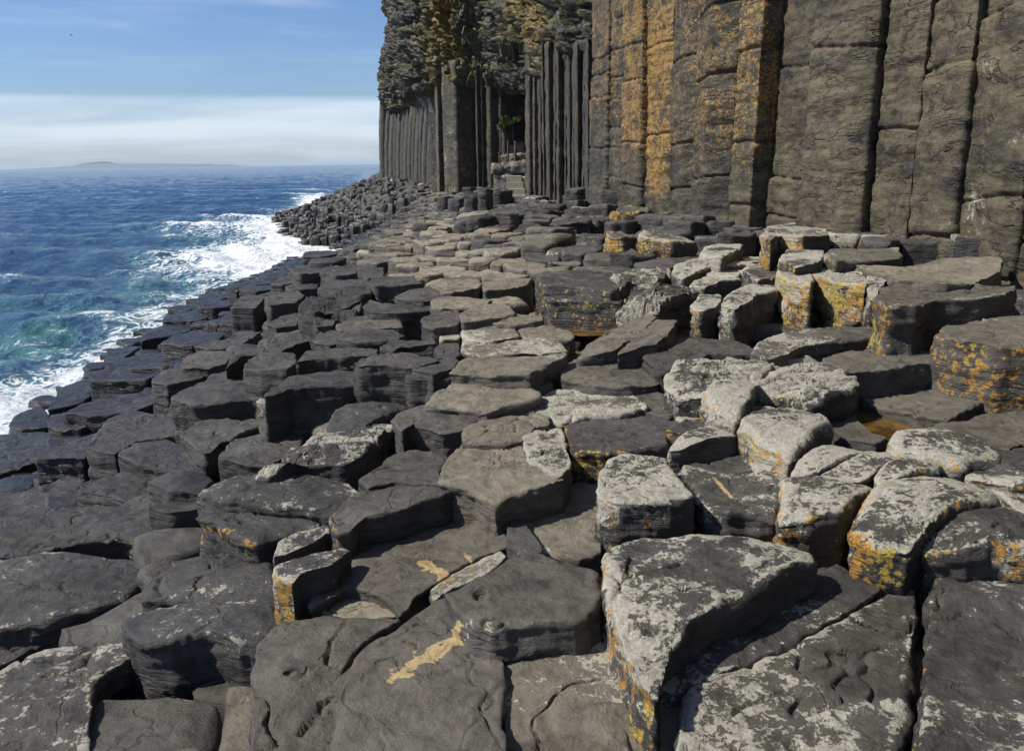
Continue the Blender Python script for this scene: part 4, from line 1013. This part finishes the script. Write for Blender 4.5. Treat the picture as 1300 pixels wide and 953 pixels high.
Fc = np.stack([ii, ii+1, ii+n1+1, ii+n1], 2).reshape(-1, 4)
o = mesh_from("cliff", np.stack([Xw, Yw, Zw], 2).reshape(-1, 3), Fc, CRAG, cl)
tag(o, kind="structure")
# grassy top of the island
topv = [(x, y, 24.0) for x, y in zip(Xw[-1], Yw[-1])]; nb = len(topv)
topv += [(x+70+.0*y, y, 27.0) for x, y, _ in topv]
gm, gt, gb = new_mat("turf"); gp = gt.new('ShaderNodeNewGeometry').outputs['Position']
gt.l.new(gt.mix(gt.noise(gp, 1.5, 6, .7), (.035, .06, .015), (.09, .11, .03)), gb.inputs['Base Color']); gb.inputs['Roughness'].default_value = .9
o = mesh_from("island_top", topv, [[k, k+1, nb+k+1, nb+k] for k in range(nb-1)], gm)
tag(o, kind="structure")
# ------------------------------------------------------------------ boulders, steps, handrails, plants, bird
def boulder(px, py, Y, w, h, seed, T, L, label):
    x, y, z = at_y(px, py, Y)
    n = 28; m = 18
    th = np.linspace(0, 2*math.pi, n, endpoint=False)[None]; ph = np.linspace(0, math.pi, m)[:, None]
    X = np.sin(ph)*np.cos(th); Yy = np.sin(ph)*np.sin(th); Z = np.cos(ph)*np.ones_like(th)
    # squarish lump
    q = (np.abs(X)**4+np.abs(Yy)**4+np.abs(Z)**4)**.25
    r = .62/np.maximum(q, .1)**1.3*(1+.42*fbm(X*1.4+seed, Yy*1.4, Z*1.4, 3, seed)+.08*fbm(X*5, Yy*5, Z*5, 2, seed+2))
    V = np.stack([X*r*w/2, Yy*r*w/2.2, Z*r*h/2], 2).reshape(-1, 3)
    i = np.arange(m-1)[:, None]*n; j = np.arange(n)[None]; j2 = (j+1) % n
    Fq = np.stack([i+j, i+n+j, i+n+j2, i+j2], 2).reshape(-1, 4)
    o = mesh_from("boulder", V, Fq, SMALL, np.tile([L, .25, T, .3], (len(V), 1)))
    o.location = (x, y, z+h*.22)
    tag(o, label, "boulder", "pale broken rocks heaped in the alcove")
def ledge(x0, x1, yt, Ya, Yb, seed, L, T, label):
    z = at_y((x0+x1)/2, yt, Ya)[2]; xa = ray(x0, yt).x*Ya; xb = ray(x1, yt).x*Ya; w = xb-xa
    poly = [(xa, Ya+.3), (xa+.3*w, Ya), (xa+.7*w, Ya+.12), (xb, Ya+.35), (xb+.1, Yb), (xa-.1, Yb)]
    o = make_block("rock_ledge", ROCK, poly, z, z-P+.3, seed, res=.11, edge=.08, dome=.05, L=L, O=.3, T=T, jit=.09, rough=2.4, steps=1.5)
    tag(o, label, "rock ledge", "stepped ledges under the rocks in the alcove")
ledge(628, 672, 220, 37.3, 41, 31, .45, .45, "lowest broad broken ledge of tan rock in the alcove behind the steps")
ledge(634, 672, 208, 38.2, 41, 32, .6, .5, "middle broken ledge of tan rock in the alcove")
ledge(642, 670, 195, 38.9, 41, 33, .5, .5, "upper small broken ledge of tan rock in the alcove")
for k, a in enumerate([
 (632, 219, 37.6, .8, .7, .4, "low tan boulder at the left end of the lowest ledge in the alcove"),
 (645, 219, 37.7, .9, .8, .5, "tan boulder behind the left iron posts on the lowest ledge"),
 (659, 218, 37.7, 1.1, .8, .45, "widest mossy tan boulder on the lowest ledge"),
 (671, 217, 37.7, .8, .8, .35, "rounded boulder at the right end of the lowest ledge"),
 (640, 207, 38.5, .7, .6, .5, "small angular tan rock on the left of the middle ledge"),
 (651, 207, 38.5, .8, .7, .55, "square tan rock in the centre of the middle ledge"),
 (663, 206, 38.6, .9, .7, .5, "broad tan rock at the right of the middle ledge"),
 (649, 193, 39.1, .6, .6, .6, "pale tan rock on the left of the upper ledge"),
 (660, 193, 39.2, .8, .8, .5, "upright tan rock on the right of the upper ledge")]):
    boulder(a[0], a[1], a[2], a[3], a[4], 3+k, a[5], .35, a[6])

def box(V, Fs, c, s, bev=.02):
    b = len(V); x, y, z = c; a, d, h = s[0]/2, s[1]/2, s[2]/2
    for sx in (-1, 1):
        for sy in (-1, 1):
            for sz in (-1, 1): V.append((x+sx*a, y+sy*d, z+sz*h))
    for f in ((0, 1, 3, 2), (4, 6, 7, 5), (0, 4, 5, 1), (2, 3, 7, 6), (0, 2, 6, 4), (1, 5, 7, 3)): Fs.append([b+k for k in f])
cm, ct, cb = new_mat("weathered_concrete"); cp = ct.new('ShaderNodeNewGeometry').outputs['Position']
ct.l.new(ct.mix(ct.noise(cp, 5, 7, .7), (.24, .22, .17), (.46, .41, .32)), cb.inputs['Base Color']); cb.inputs['Roughness'].default_value = .85
bpc = ct.new('ShaderNodeBump'); bpc.inputs['Distance'].default_value = .03; ct.l.new(ct.noise(cp, 12, 6, .7), bpc.inputs['Height']); ct.l.new(bpc.outputs[0], cb.inputs['Normal'])
YS = 32.5
root = bpy.data.objects.new("stone_steps", None); col.objects.link(root)
sx0 = at_y(669, 240, YS)[0]; sx1 = at_y(696, 240, YS)[0]; zb_ = at_y(668, 257, YS)[2]; zt_ = at_y(668, 225, YS)[2]
root.location = ((sx0+sx1)/2, YS, zb_)
tag(root, "flight of four concrete steps climbing to the alcove in the cliff", "steps")
hs = (zt_-zb_)/4
for k in range(4):
    V = []; Fs = []
    wd = (sx1-sx0)*(1-.03*(3-k))
    box(V, Fs, (.0-.05*k, .45*k+.6, hs*(k+.5)-.15), (wd, 1.2, hs+.3-.004*k))
    s = mesh_from("step", V, Fs, cm, smooth=False, parent=root)
    bv = s.modifiers.new("bevel", 'BEVEL'); bv.width = .03; bv.segments = 2
V = []; Fs = []
for k in range(4): box(V, Fs, (-(sx1-sx0)/2-.30-.06*k, .45*k+.55, hs*(k+.5)-.1), (.60, 1.3-.002*k, hs+.25))
s = mesh_from("side_wall", V, Fs, cm, smooth=False, parent=root)
def tube(V, Fs, a, b, r, n=8):
    a = Vector(a); b = Vector(b); d = (b-a).normalized(); u = d.orthogonal().normalized(); w = d.cross(u); s0 = len(V)
    for p in (a, b):
        for k in range(n):
            t = 2*math.pi*k/n; V.append(tuple(p+(u*math.cos(t)+w*math.sin(t))*r))
    for k in range(n): Fs.append([s0+k, s0+(k+1) % n, s0+n+(k+1) % n, s0+n+k])
    Fs.append([s0+k for k in range(n)][::-1]); Fs.append([s0+n+k for k in range(n)])
def metal(name, c):
    m, t, b = new_mat(name); p = t.new('ShaderNodeNewGeometry').outputs['Position']
    t.l.new(t.mix(t.ramp(t.noise(p, 6, 5, .7), .4, .6), c, (.10, .045, .02)), b.inputs['Base Color']); b.inputs['Roughness'].default_value = .6
    b.inputs['Metallic'].default_value = .2
    return m
RU = metal("rusty_iron", (.07, .05, .045)); GRY = metal("grey_iron", (.12, .13, .15))
def post(px, y0, y1, Y, m, label, r=.045):
    a = Vector(at_y(px, y1, Y)); b = Vector(at_y(px, y0, Y)); V = []; Fs = []
    b.x = a.x+.02; b.y = a.y
    tube(V, Fs, (0, 0, -.2), tuple(b-a), r)
    tube(V, Fs, tuple(b-a), tuple(b-a+Vector((0, 0, .06))), r*1.35)
    o = mesh_from("rail_post", V, Fs, m, smooth=False); o.location = a
    tag(o, label, "post", "iron posts of the path rail")
post(634, 196, 214, 38.0, RU, "short rusty iron post at the left of the tan boulders")
post(645, 180, 208, 38.0, RU, "rusty brown iron post in front of the tan boulders")
post(654, 181, 208, 37.8, GRY, "taller grey iron post right of the rusty brown one")
V = []; Fs = []
a = Vector(at_y(678, 192, 33.5)); b = Vector(at_y(697, 209, 31.5))
root = bpy.data.objects.new("handrail", None); col.objects.link(root); root.location = a
tag(root, "slanting thin iron handrail beside the right hand columns above the steps", "handrail")
tube(V, Fs, (0, 0, 0), tuple(b-a), .03); mesh_from("rail", V, Fs, GRY, smooth=False, parent=root)
for f in (.05, .95):
    V = []; Fs = []; p = (b-a)*f; tube(V, Fs, (p.x, p.y, p.z-1.0), tuple(p), .03); mesh_from("post", V, Fs, GRY, smooth=False, parent=root)

def leafmat(name, c1, c2):
    m, t, b = new_mat(name); p = t.new('ShaderNodeNewGeometry').outputs['Position']
    t.l.new(t.mix(t.noise(p, 4, 4, .6), c1, c2), b.inputs['Base Color']); b.inputs['Roughness'].default_value = .6
    return m
GR = leafmat("fresh_grass", (.05, .095, .015), (.11, .18, .025)); OL = leafmat("sea_thrift", (.05, .062, .025), (.10, .10, .045))
from mathutils.bvhtree import BVHTree
_c = bpy.data.objects["cliff"].data
BV = BVHTree.FromPolygons([v.co.copy() for v in _c.vertices], [tuple(p.vertices) for p in _c.polygons])
def tuft(px, py, Y, w, h, n, m, label, seed, slant=0):
    r = np.random.RandomState(seed); x, y, z = at_y(px, py, Y); V = []; Fs = []
    if Y != 38.75:
        h_ = BV.ray_cast(Vector((0, 0, EYE)), ray(px, py).normalized())
        if h_[0] is not None: x, y, z = h_[0]
    for k in range(n):
        bx, by = r.uniform(-.5, .5)*w, r.uniform(-.3, .3); bz = slant*bx+r.randn()*h*.12
        a = r.uniform(0, 6.28); L_ = h*.6*r.uniform(.5, 1.1); wd = .03+.02*r.rand(); lx, ly = math.cos(a)*L_*.55, math.sin(a)*L_*.55-.2*L_
        s0 = len(V); px_, py_ = -math.sin(a)*wd, math.cos(a)*wd
        V += [(bx-px_, by-py_, bz), (bx+px_, by+py_, bz), (bx+lx*.5+px_*.8, by+ly*.5+py_*.8, bz+L_*.7), (bx+lx*.5-px_*.8, by+ly*.5-py_*.8, bz+L_*.7), (bx+lx, by+ly, bz+L_*.85)]
        Fs += [[s0, s0+1, s0+2, s0+3], [s0+3, s0+2, s0+4]]
    o = mesh_from("cliff_plant", V, Fs, m, smooth=False); o.location = (x, y, z)
    tag(o, label, "plant", "plants rooted on the cliff")
tuft(646, 158, 38.75, 1.0, .28, 300, GR, "bright green grass on a sloping ledge over the alcove, the greenest spot on the cliff", 1, slant=.35)
tuft(641, 155, 38.75, .4, .42, 90, GR, "small upright sprig of green just above the bright sloping grass", 2)
tuft(648, 68, 38.2, .8, .8, 260, OL, "round olive cushion plant high on the crag beside a dark hollow", 3)
tuft(630, 104, 38.6, .9, .7, 240, OL, "grey-green cushion on the crag below the round olive one", 4)
tuft(598, 53, 39.5, .8, .7, 220, OL, "olive cushion left of the pink-grey rock knobs on the crag", 5)
tuft(600, 18, 39.5, 1.1, .6, 240, OL, "olive tuft near the top of the picture on the stained crag", 6)

# a gull far out over the sea
bm_, bt, bb = new_mat("plumage"); bb.inputs['Base Color'].default_value = (.10, .10, .11, 1); bb.inputs['Roughness'].default_value = .8
bx = at_y(90, 45, 210)
V = []; Fs = []
prof = [(-.35, .01), (-.22, .05), (0, .085), (.18, .06), (.27, .045), (.33, .04), (.40, .008)]
for k, (t, r_) in enumerate(prof):
    for q in range(8): V.append((t, r_*math.cos(q*.785), r_*math.sin(q*.785)))
for k in range(6):
    for q in range(8): Fs.append([k*8+q, k*8+(q+1) % 8, k*8+8+(q+1) % 8, k*8+8+q])
g = mesh_from("seabird", V, Fs, bm_); g.location = bx; g.rotation_euler = (0, .1, .6)
tag(g, "tiny dark seabird gliding in the blue sky at upper left", "bird")
for sg in (-1, 1):
    pts = [(.12, .0, .02), (.10, .35, .16), (.02, .75, .10), (-.05, .74, .10), (-.04, .35, .15), (-.10, .0, .02)]
    V = [(x, y*sg, z) for x, y, z in pts]+[(x, y*sg, z-.02) for x, y, z in pts]
    Fs = [[0, 1, 4, 5], [1, 2, 3, 4], [11, 10, 7, 6], [10, 9, 8, 7]]+[[k, (k+1) % 6, 6+(k+1) % 6, 6+k] for k in range(6)]
    mesh_from("wing", V, Fs, bm_, smooth=False, parent=g)

# ------------------------------------------------------------------ the sea
nr_, na_ = 900, 620
rad = np.concatenate([5.0*np.power(1.0058, np.arange(0, 640)), []])
rad = np.concatenate([rad, np.geomspace(rad[-1]*1.01, 9000, nr_-len(rad))])
ang = np.radians(np.linspace(-68, 25, na_))
RR, AA = np.meshgrid(rad, ang, indexing='ij')
Xs = RR*np.sin(AA); Ys = RR*np.cos(AA)
def waves(x, y):
    z = 0
    for k, (wl, a, dg) in enumerate([(14, .12, 62), (9, .10, 80), (6.1, .075, 48), (4.1, .06, 95), (2.7, .045, 70), (1.9, .035, 30), (1.2, .022, 105)]):
        t = R(dg); ph = 2*math.pi/wl*(x*math.cos(t)+y*math.sin(t))+1.7*k+2.2*fbm(x/wl*.35, y/wl*.35, k*1., 2, 300+k)
        s = np.sin(ph); z = z+a*(s+.35*s*s*np.sign(s))*(.55+.9*np.clip(.5+fbm(x/(wl*3), y/(wl*3), k, 2, 330+k), 0, 1))
    return z
fade = 1/(1+(RR/420)**2)
Zs = (waves(Xs, Ys)*.95+.07*fbm(Xs*1.3, Ys*1.3, 0, 4, 350, .6))*fade
sh = Xs-xshore(Ys)                               # negative out at sea
dist = np.clip(-sh, 0, 200)
Zs = Zs*(.55+.45*sm(dist/2.5))
# foam: a wide patch off the cove, a broken edge all along the rocks, streaks drifting out
def gauss(x0, y0, sx, sy, rot=0):
    c, s = math.cos(rot), math.sin(rot); u = (Xs-x0)*c+(Ys-y0)*s; v = -(Xs-x0)*s+(Ys-y0)*c
    return np.exp(-(u/sx)**2-(v/sy)**2)
cove = at_z(345, 312, 0); mid1 = at_z(290, 330, 0); far1 = at_z(400, 257, 0); le = at_z(20, 520, 0)
fo = .85*gauss(cove[0]+1.5, cove[1], 4.2, 9, .1)+.42*gauss(mid1[0]+1, mid1[1], 5, 5)+.8*gauss(far1[0], far1[1], 2.6, 34, .25)
fo = fo+.5*gauss(le[0]-.3, le[1], 2.0, 3.6, .2)+.38*np.exp(-(dist/(.8+.02*Ys))**2)
far2 = at_z(330, 285, 0); fo = fo+.42*gauss(far2[0], far2[1], 9, 9)
fo = fo+.30*np.exp(-(dist/9)**2)*sm((90-Ys)/30)
crest = np.clip((Zs/np.maximum(fade, .02)-.21)/.16, 0, 1)*(RR < 260)
fo = fo+.42*crest
gre = .8*np.exp(-(dist/7.0)**2)*sm((75-Ys)/25)
Zs = Zs+.10*np.clip(fo, 0, 1)*fbm(Xs*1.1, Ys*1.1, 3, 4, 360, .65)*(RR < 150)
cl = np.stack([np.clip(fo, 0, 1.3), gre, 0*fo, 1+0*fo], 2).reshape(-1, 4)
n0, n1 = Xs.shape; ii = np.arange(n0-1)[:, None]*n1+np.arange(n1-1)[None]
Fw = np.stack([ii, ii+n1, ii+n1+1, ii+1], 2).reshape(-1, 4)
wm, wt, wb = new_mat("sea_water")
wp = wt.new('ShaderNodeNewGeometry').outputs['Position']
at = wt.new('ShaderNodeAttribute', attribute_name="mixc"); sp = wt.new('ShaderNodeSeparateColor'); wt.l.new(at.outputs['Color'], sp.inputs[0])
st = wt.scalev(wp, (1, .75, 1))
nA = wt.noise(st, .55, 8, .62, 1.2); nB = wt.noise(st, 2.6, 7, .7, .8); nC = wt.noise(st, 11, 5, .7, .4)
fm = wt.math('ADD', wt.math('MULTIPLY', nA, .42), wt.math('ADD', wt.math('MULTIPLY', nB, .30), wt.math('MULTIPLY', nC, .22)))
lace = wt.ramp(wt.math('ABSOLUTE', wt.math('SUBTRACT', wt.noise(st, 1.7, 5, .6, 1.6), .5)), .10, .0)
fm = wt.math('ADD', fm, wt.math('MULTIPLY', lace, .16))
fm = wt.math('ADD', fm, wt.math('MULTIPLY', sp.outputs[0], .42))
foam = wt.ramp(fm, .775, .90)
deep = wt.mix(wt.ramp(wt.noise(wp, .02, 4, .6), .4, .6), (.011, .050, .130), (.020, .072, .165))
teal = wt.mix(wt.math('MULTIPLY', sp.outputs[1], wt.ramp(nA, .42, .62), clamp=True), deep, (.045, .200, .165))
teal = wt.mix(wt.math('MULTIPLY', wt.ramp(fm, .60, .80), .45), teal, (.16, .30, .32))
wt.l.new(wt.mix(foam, teal, (.80, .83, .84)), wb.inputs['Base Color'])
wt.l.new(wt.math('ADD', wt.math('MULTIPLY', foam, .55), .12), wb.inputs['Roughness'])
wb.inputs['IOR'].default_value = 1.33
wv = wt.noise(wp, 1.1, 10, .66, .6); wv2 = wt.noise(wp, .16, 6, .6, .3)
hh = wt.math('ADD', wt.math('MULTIPLY', wv, .42), wt.math('MULTIPLY', wv2, 1.3))
hh = wt.math('ADD', hh, wt.math('MULTIPLY', nC, .03))
bp = wt.new('ShaderNodeBump'); bp.inputs['Strength'].default_value = 1.0; bp.inputs['Distance'].default_value = .9
wt.l.new(hh, bp.inputs['Height']); wt.l.new(bp.outputs[0], wb.inputs['Normal'])
o = mesh_from("sea", np.stack([Xs, Ys, Zs], 2).reshape(-1, 3), Fw, wm, cl)
tag(o, kind="structure")

# ------------------------------------------------------------------ island on the horizon
YI = 6800.0
prof = [(-30, 0.5), (30, 1.2), (70, 3.0), (90, 5.0), (100, 7.2), (112, 9.6), (122, 9.8), (130, 8.2), (138, 6.8), (160, 6.0), (185, 6.2), (210, 5.6), (232, 5.0), (246, 3.6), (256, 4.6), (266, 3.0), (276, 2.0), (284, 3.2), (290, 1.0), (294, 0.2)]
V = []; nn_ = 180
pxs = np.linspace(-30, 294, nn_)
hp = np.interp(pxs, [p[0] for p in prof], [p[1] for p in prof])/F*YI*.86
hp = hp*(1+.10*fbm(pxs*.14, 0, 0, 3, 71))
xw = (pxs-650)/F*YI*.985
for k, (x, h) in enumerate(zip(xw, hp)):
    for f, hf in ((0, 0), (.06, .55), (.25, .9), (.5, 1), (.8, .6), (1, 0)):
        V.append((x, YI+f*700, -1+(h+1)*hf))
Fi = [[k*6+q, k*6+6+q, k*6+7+q, k*6+1+q] for k in range(nn_-1) for q in range(5)]
im, it, ib = new_mat("far_island"); ip = it.new('ShaderNodeNewGeometry').outputs['Position']
it.l.new(it.mix(it.ramp(it.noise(ip, .006, 5, .6), .4, .6), (.07, .085, .035), (.12, .11, .07)), ib.inputs['Base Color']); ib.inputs['Roughness'].default_value = .95
o = mesh_from("island", V, Fi, im); tag(o, kind="structure")

# ------------------------------------------------------------------ haze
HZ = True
if HZ:
    V = []; Fs = []; box(V, Fs, (0, 3950, (28+(-11))/2), (19000, 11500, 39))
    hm = bpy.data.materials.new("haze"); hm.use_nodes = True; ht = hm.node_tree; ht.nodes.clear()
    out = ht.nodes.new('ShaderNodeOutputMaterial'); pv = ht.nodes.new('ShaderNodeVolumePrincipled')
    pv.inputs['Color'].default_value = (.76, .89, 1, 1); pv.inputs['Density'].default_value = .00014; pv.inputs['Anisotropy'].default_value = .2
    ht.links.new(pv.outputs[0], out.inputs['Volume'])
    o = mesh_from("haze", V, Fs, hm, smooth=False); tag(o, kind="stuff")

# ------------------------------------------------------------------ daylight
EL = R(47)                                       # the sun stands to the left, a touch behind the camera
sun_dir = Vector((-math.cos(EL)*.99, -math.cos(EL)*.13, math.sin(EL))).normalized()
sl = bpy.data.lights.new("sun", 'SUN'); sl.energy = 5.0; sl.angle = R(.53); sl.color = (1, .955, .89)
so = bpy.data.objects.new("sun", sl); col.objects.link(so)
so.rotation_euler = sun_dir.to_track_quat('Z', 'Y').to_euler()
w = bpy.data.worlds.new("World"); scene.world = w; w.use_nodes = True
wn = NT(w); bg = w.node_tree.nodes['Background']
sky = wn.new('ShaderNodeTexSky'); sky.sky_type = 'NISHITA'; sky.sun_disc = False
sky.sun_elevation = EL; sky.sun_rotation = math.atan2(sun_dir.x, sun_dir.y)
sky.air_density = 1.0; sky.dust_density = .6; sky.ozone_density = 2.0
tc = wn.new('ShaderNodeTexCoord').outputs['Generated']
sx = wn.new('ShaderNodeSeparateXYZ'); wn.l.new(tc, sx.inputs[0])
mp = wn.new('ShaderNodeMapping'); wn.l.new(tc, mp.inputs['Vector']); mp.inputs['Scale'].default_value = (1.2, 1.2, 16); mp.inputs['Rotation'].default_value = (R(1.0), R(-1.5), 0)
n1c = wn.noise(mp.outputs[0], 1.6, 8, .6, .5)
mp2 = wn.new('ShaderNodeMapping'); wn.l.new(tc, mp2.inputs['Vector']); mp2.inputs['Scale'].default_value = (1.5, 1.5, 60)
n2c = wn.noise(mp2.outputs[0], 1.4, 6, .6, .3)
el = sx.outputs['Z']
edge = wn.math('ADD', el, wn.math('MULTIPLY', wn.math('SUBTRACT', n2c, .5), .006))
bank = wn.ramp(edge, .075, .061)                 # bank of thin cloud low over the horizon
band = wn.math('MULTIPLY', wn.ramp(edge, .073, .069), wn.ramp(edge, .060, .067))
dens = wn.math('ADD', wn.math('MULTIPLY', wn.ramp(n1c, .30, .70), .60), .14)
cf = wn.math('ADD', wn.math('MULTIPLY', bank, dens), wn.math('MULTIPLY', band, .12))
hi = wn.math('MULTIPLY', wn.ramp(n1c, .48, .78), wn.math('MULTIPLY', wn.ramp(el, .07, .10), .38))
cf = wn.math('ADD', cf, hi, clamp=True)
skc = wn.mix(.0, sky.outputs[0], sky.outputs[0])
tint = wn.new('ShaderNodeMix', data_type='RGBA', blend_type='MULTIPLY'); tint.inputs[0].default_value = 1
wn.l.new(sky.outputs[0], tint.inputs[6]); tint.inputs[7].default_value = (.86, 1.05, 1.42, 1)
cloudc = wn.mix(cf, tint.outputs[2], (9.8, 11.0, 12.2))
wn.l.new(cloudc, bg.inputs['Color']); bg.inputs['Strength'].default_value = .077
scene.view_settings.view_transform = 'Standard'; scene.view_settings.look = 'None'
scene.view_settings.exposure = .18; scene.view_settings.gamma = 1
scene.view_settings.use_curve_mapping = False
scene.cycles.max_bounces = 6
scene.cycles.volume_bounces = 0
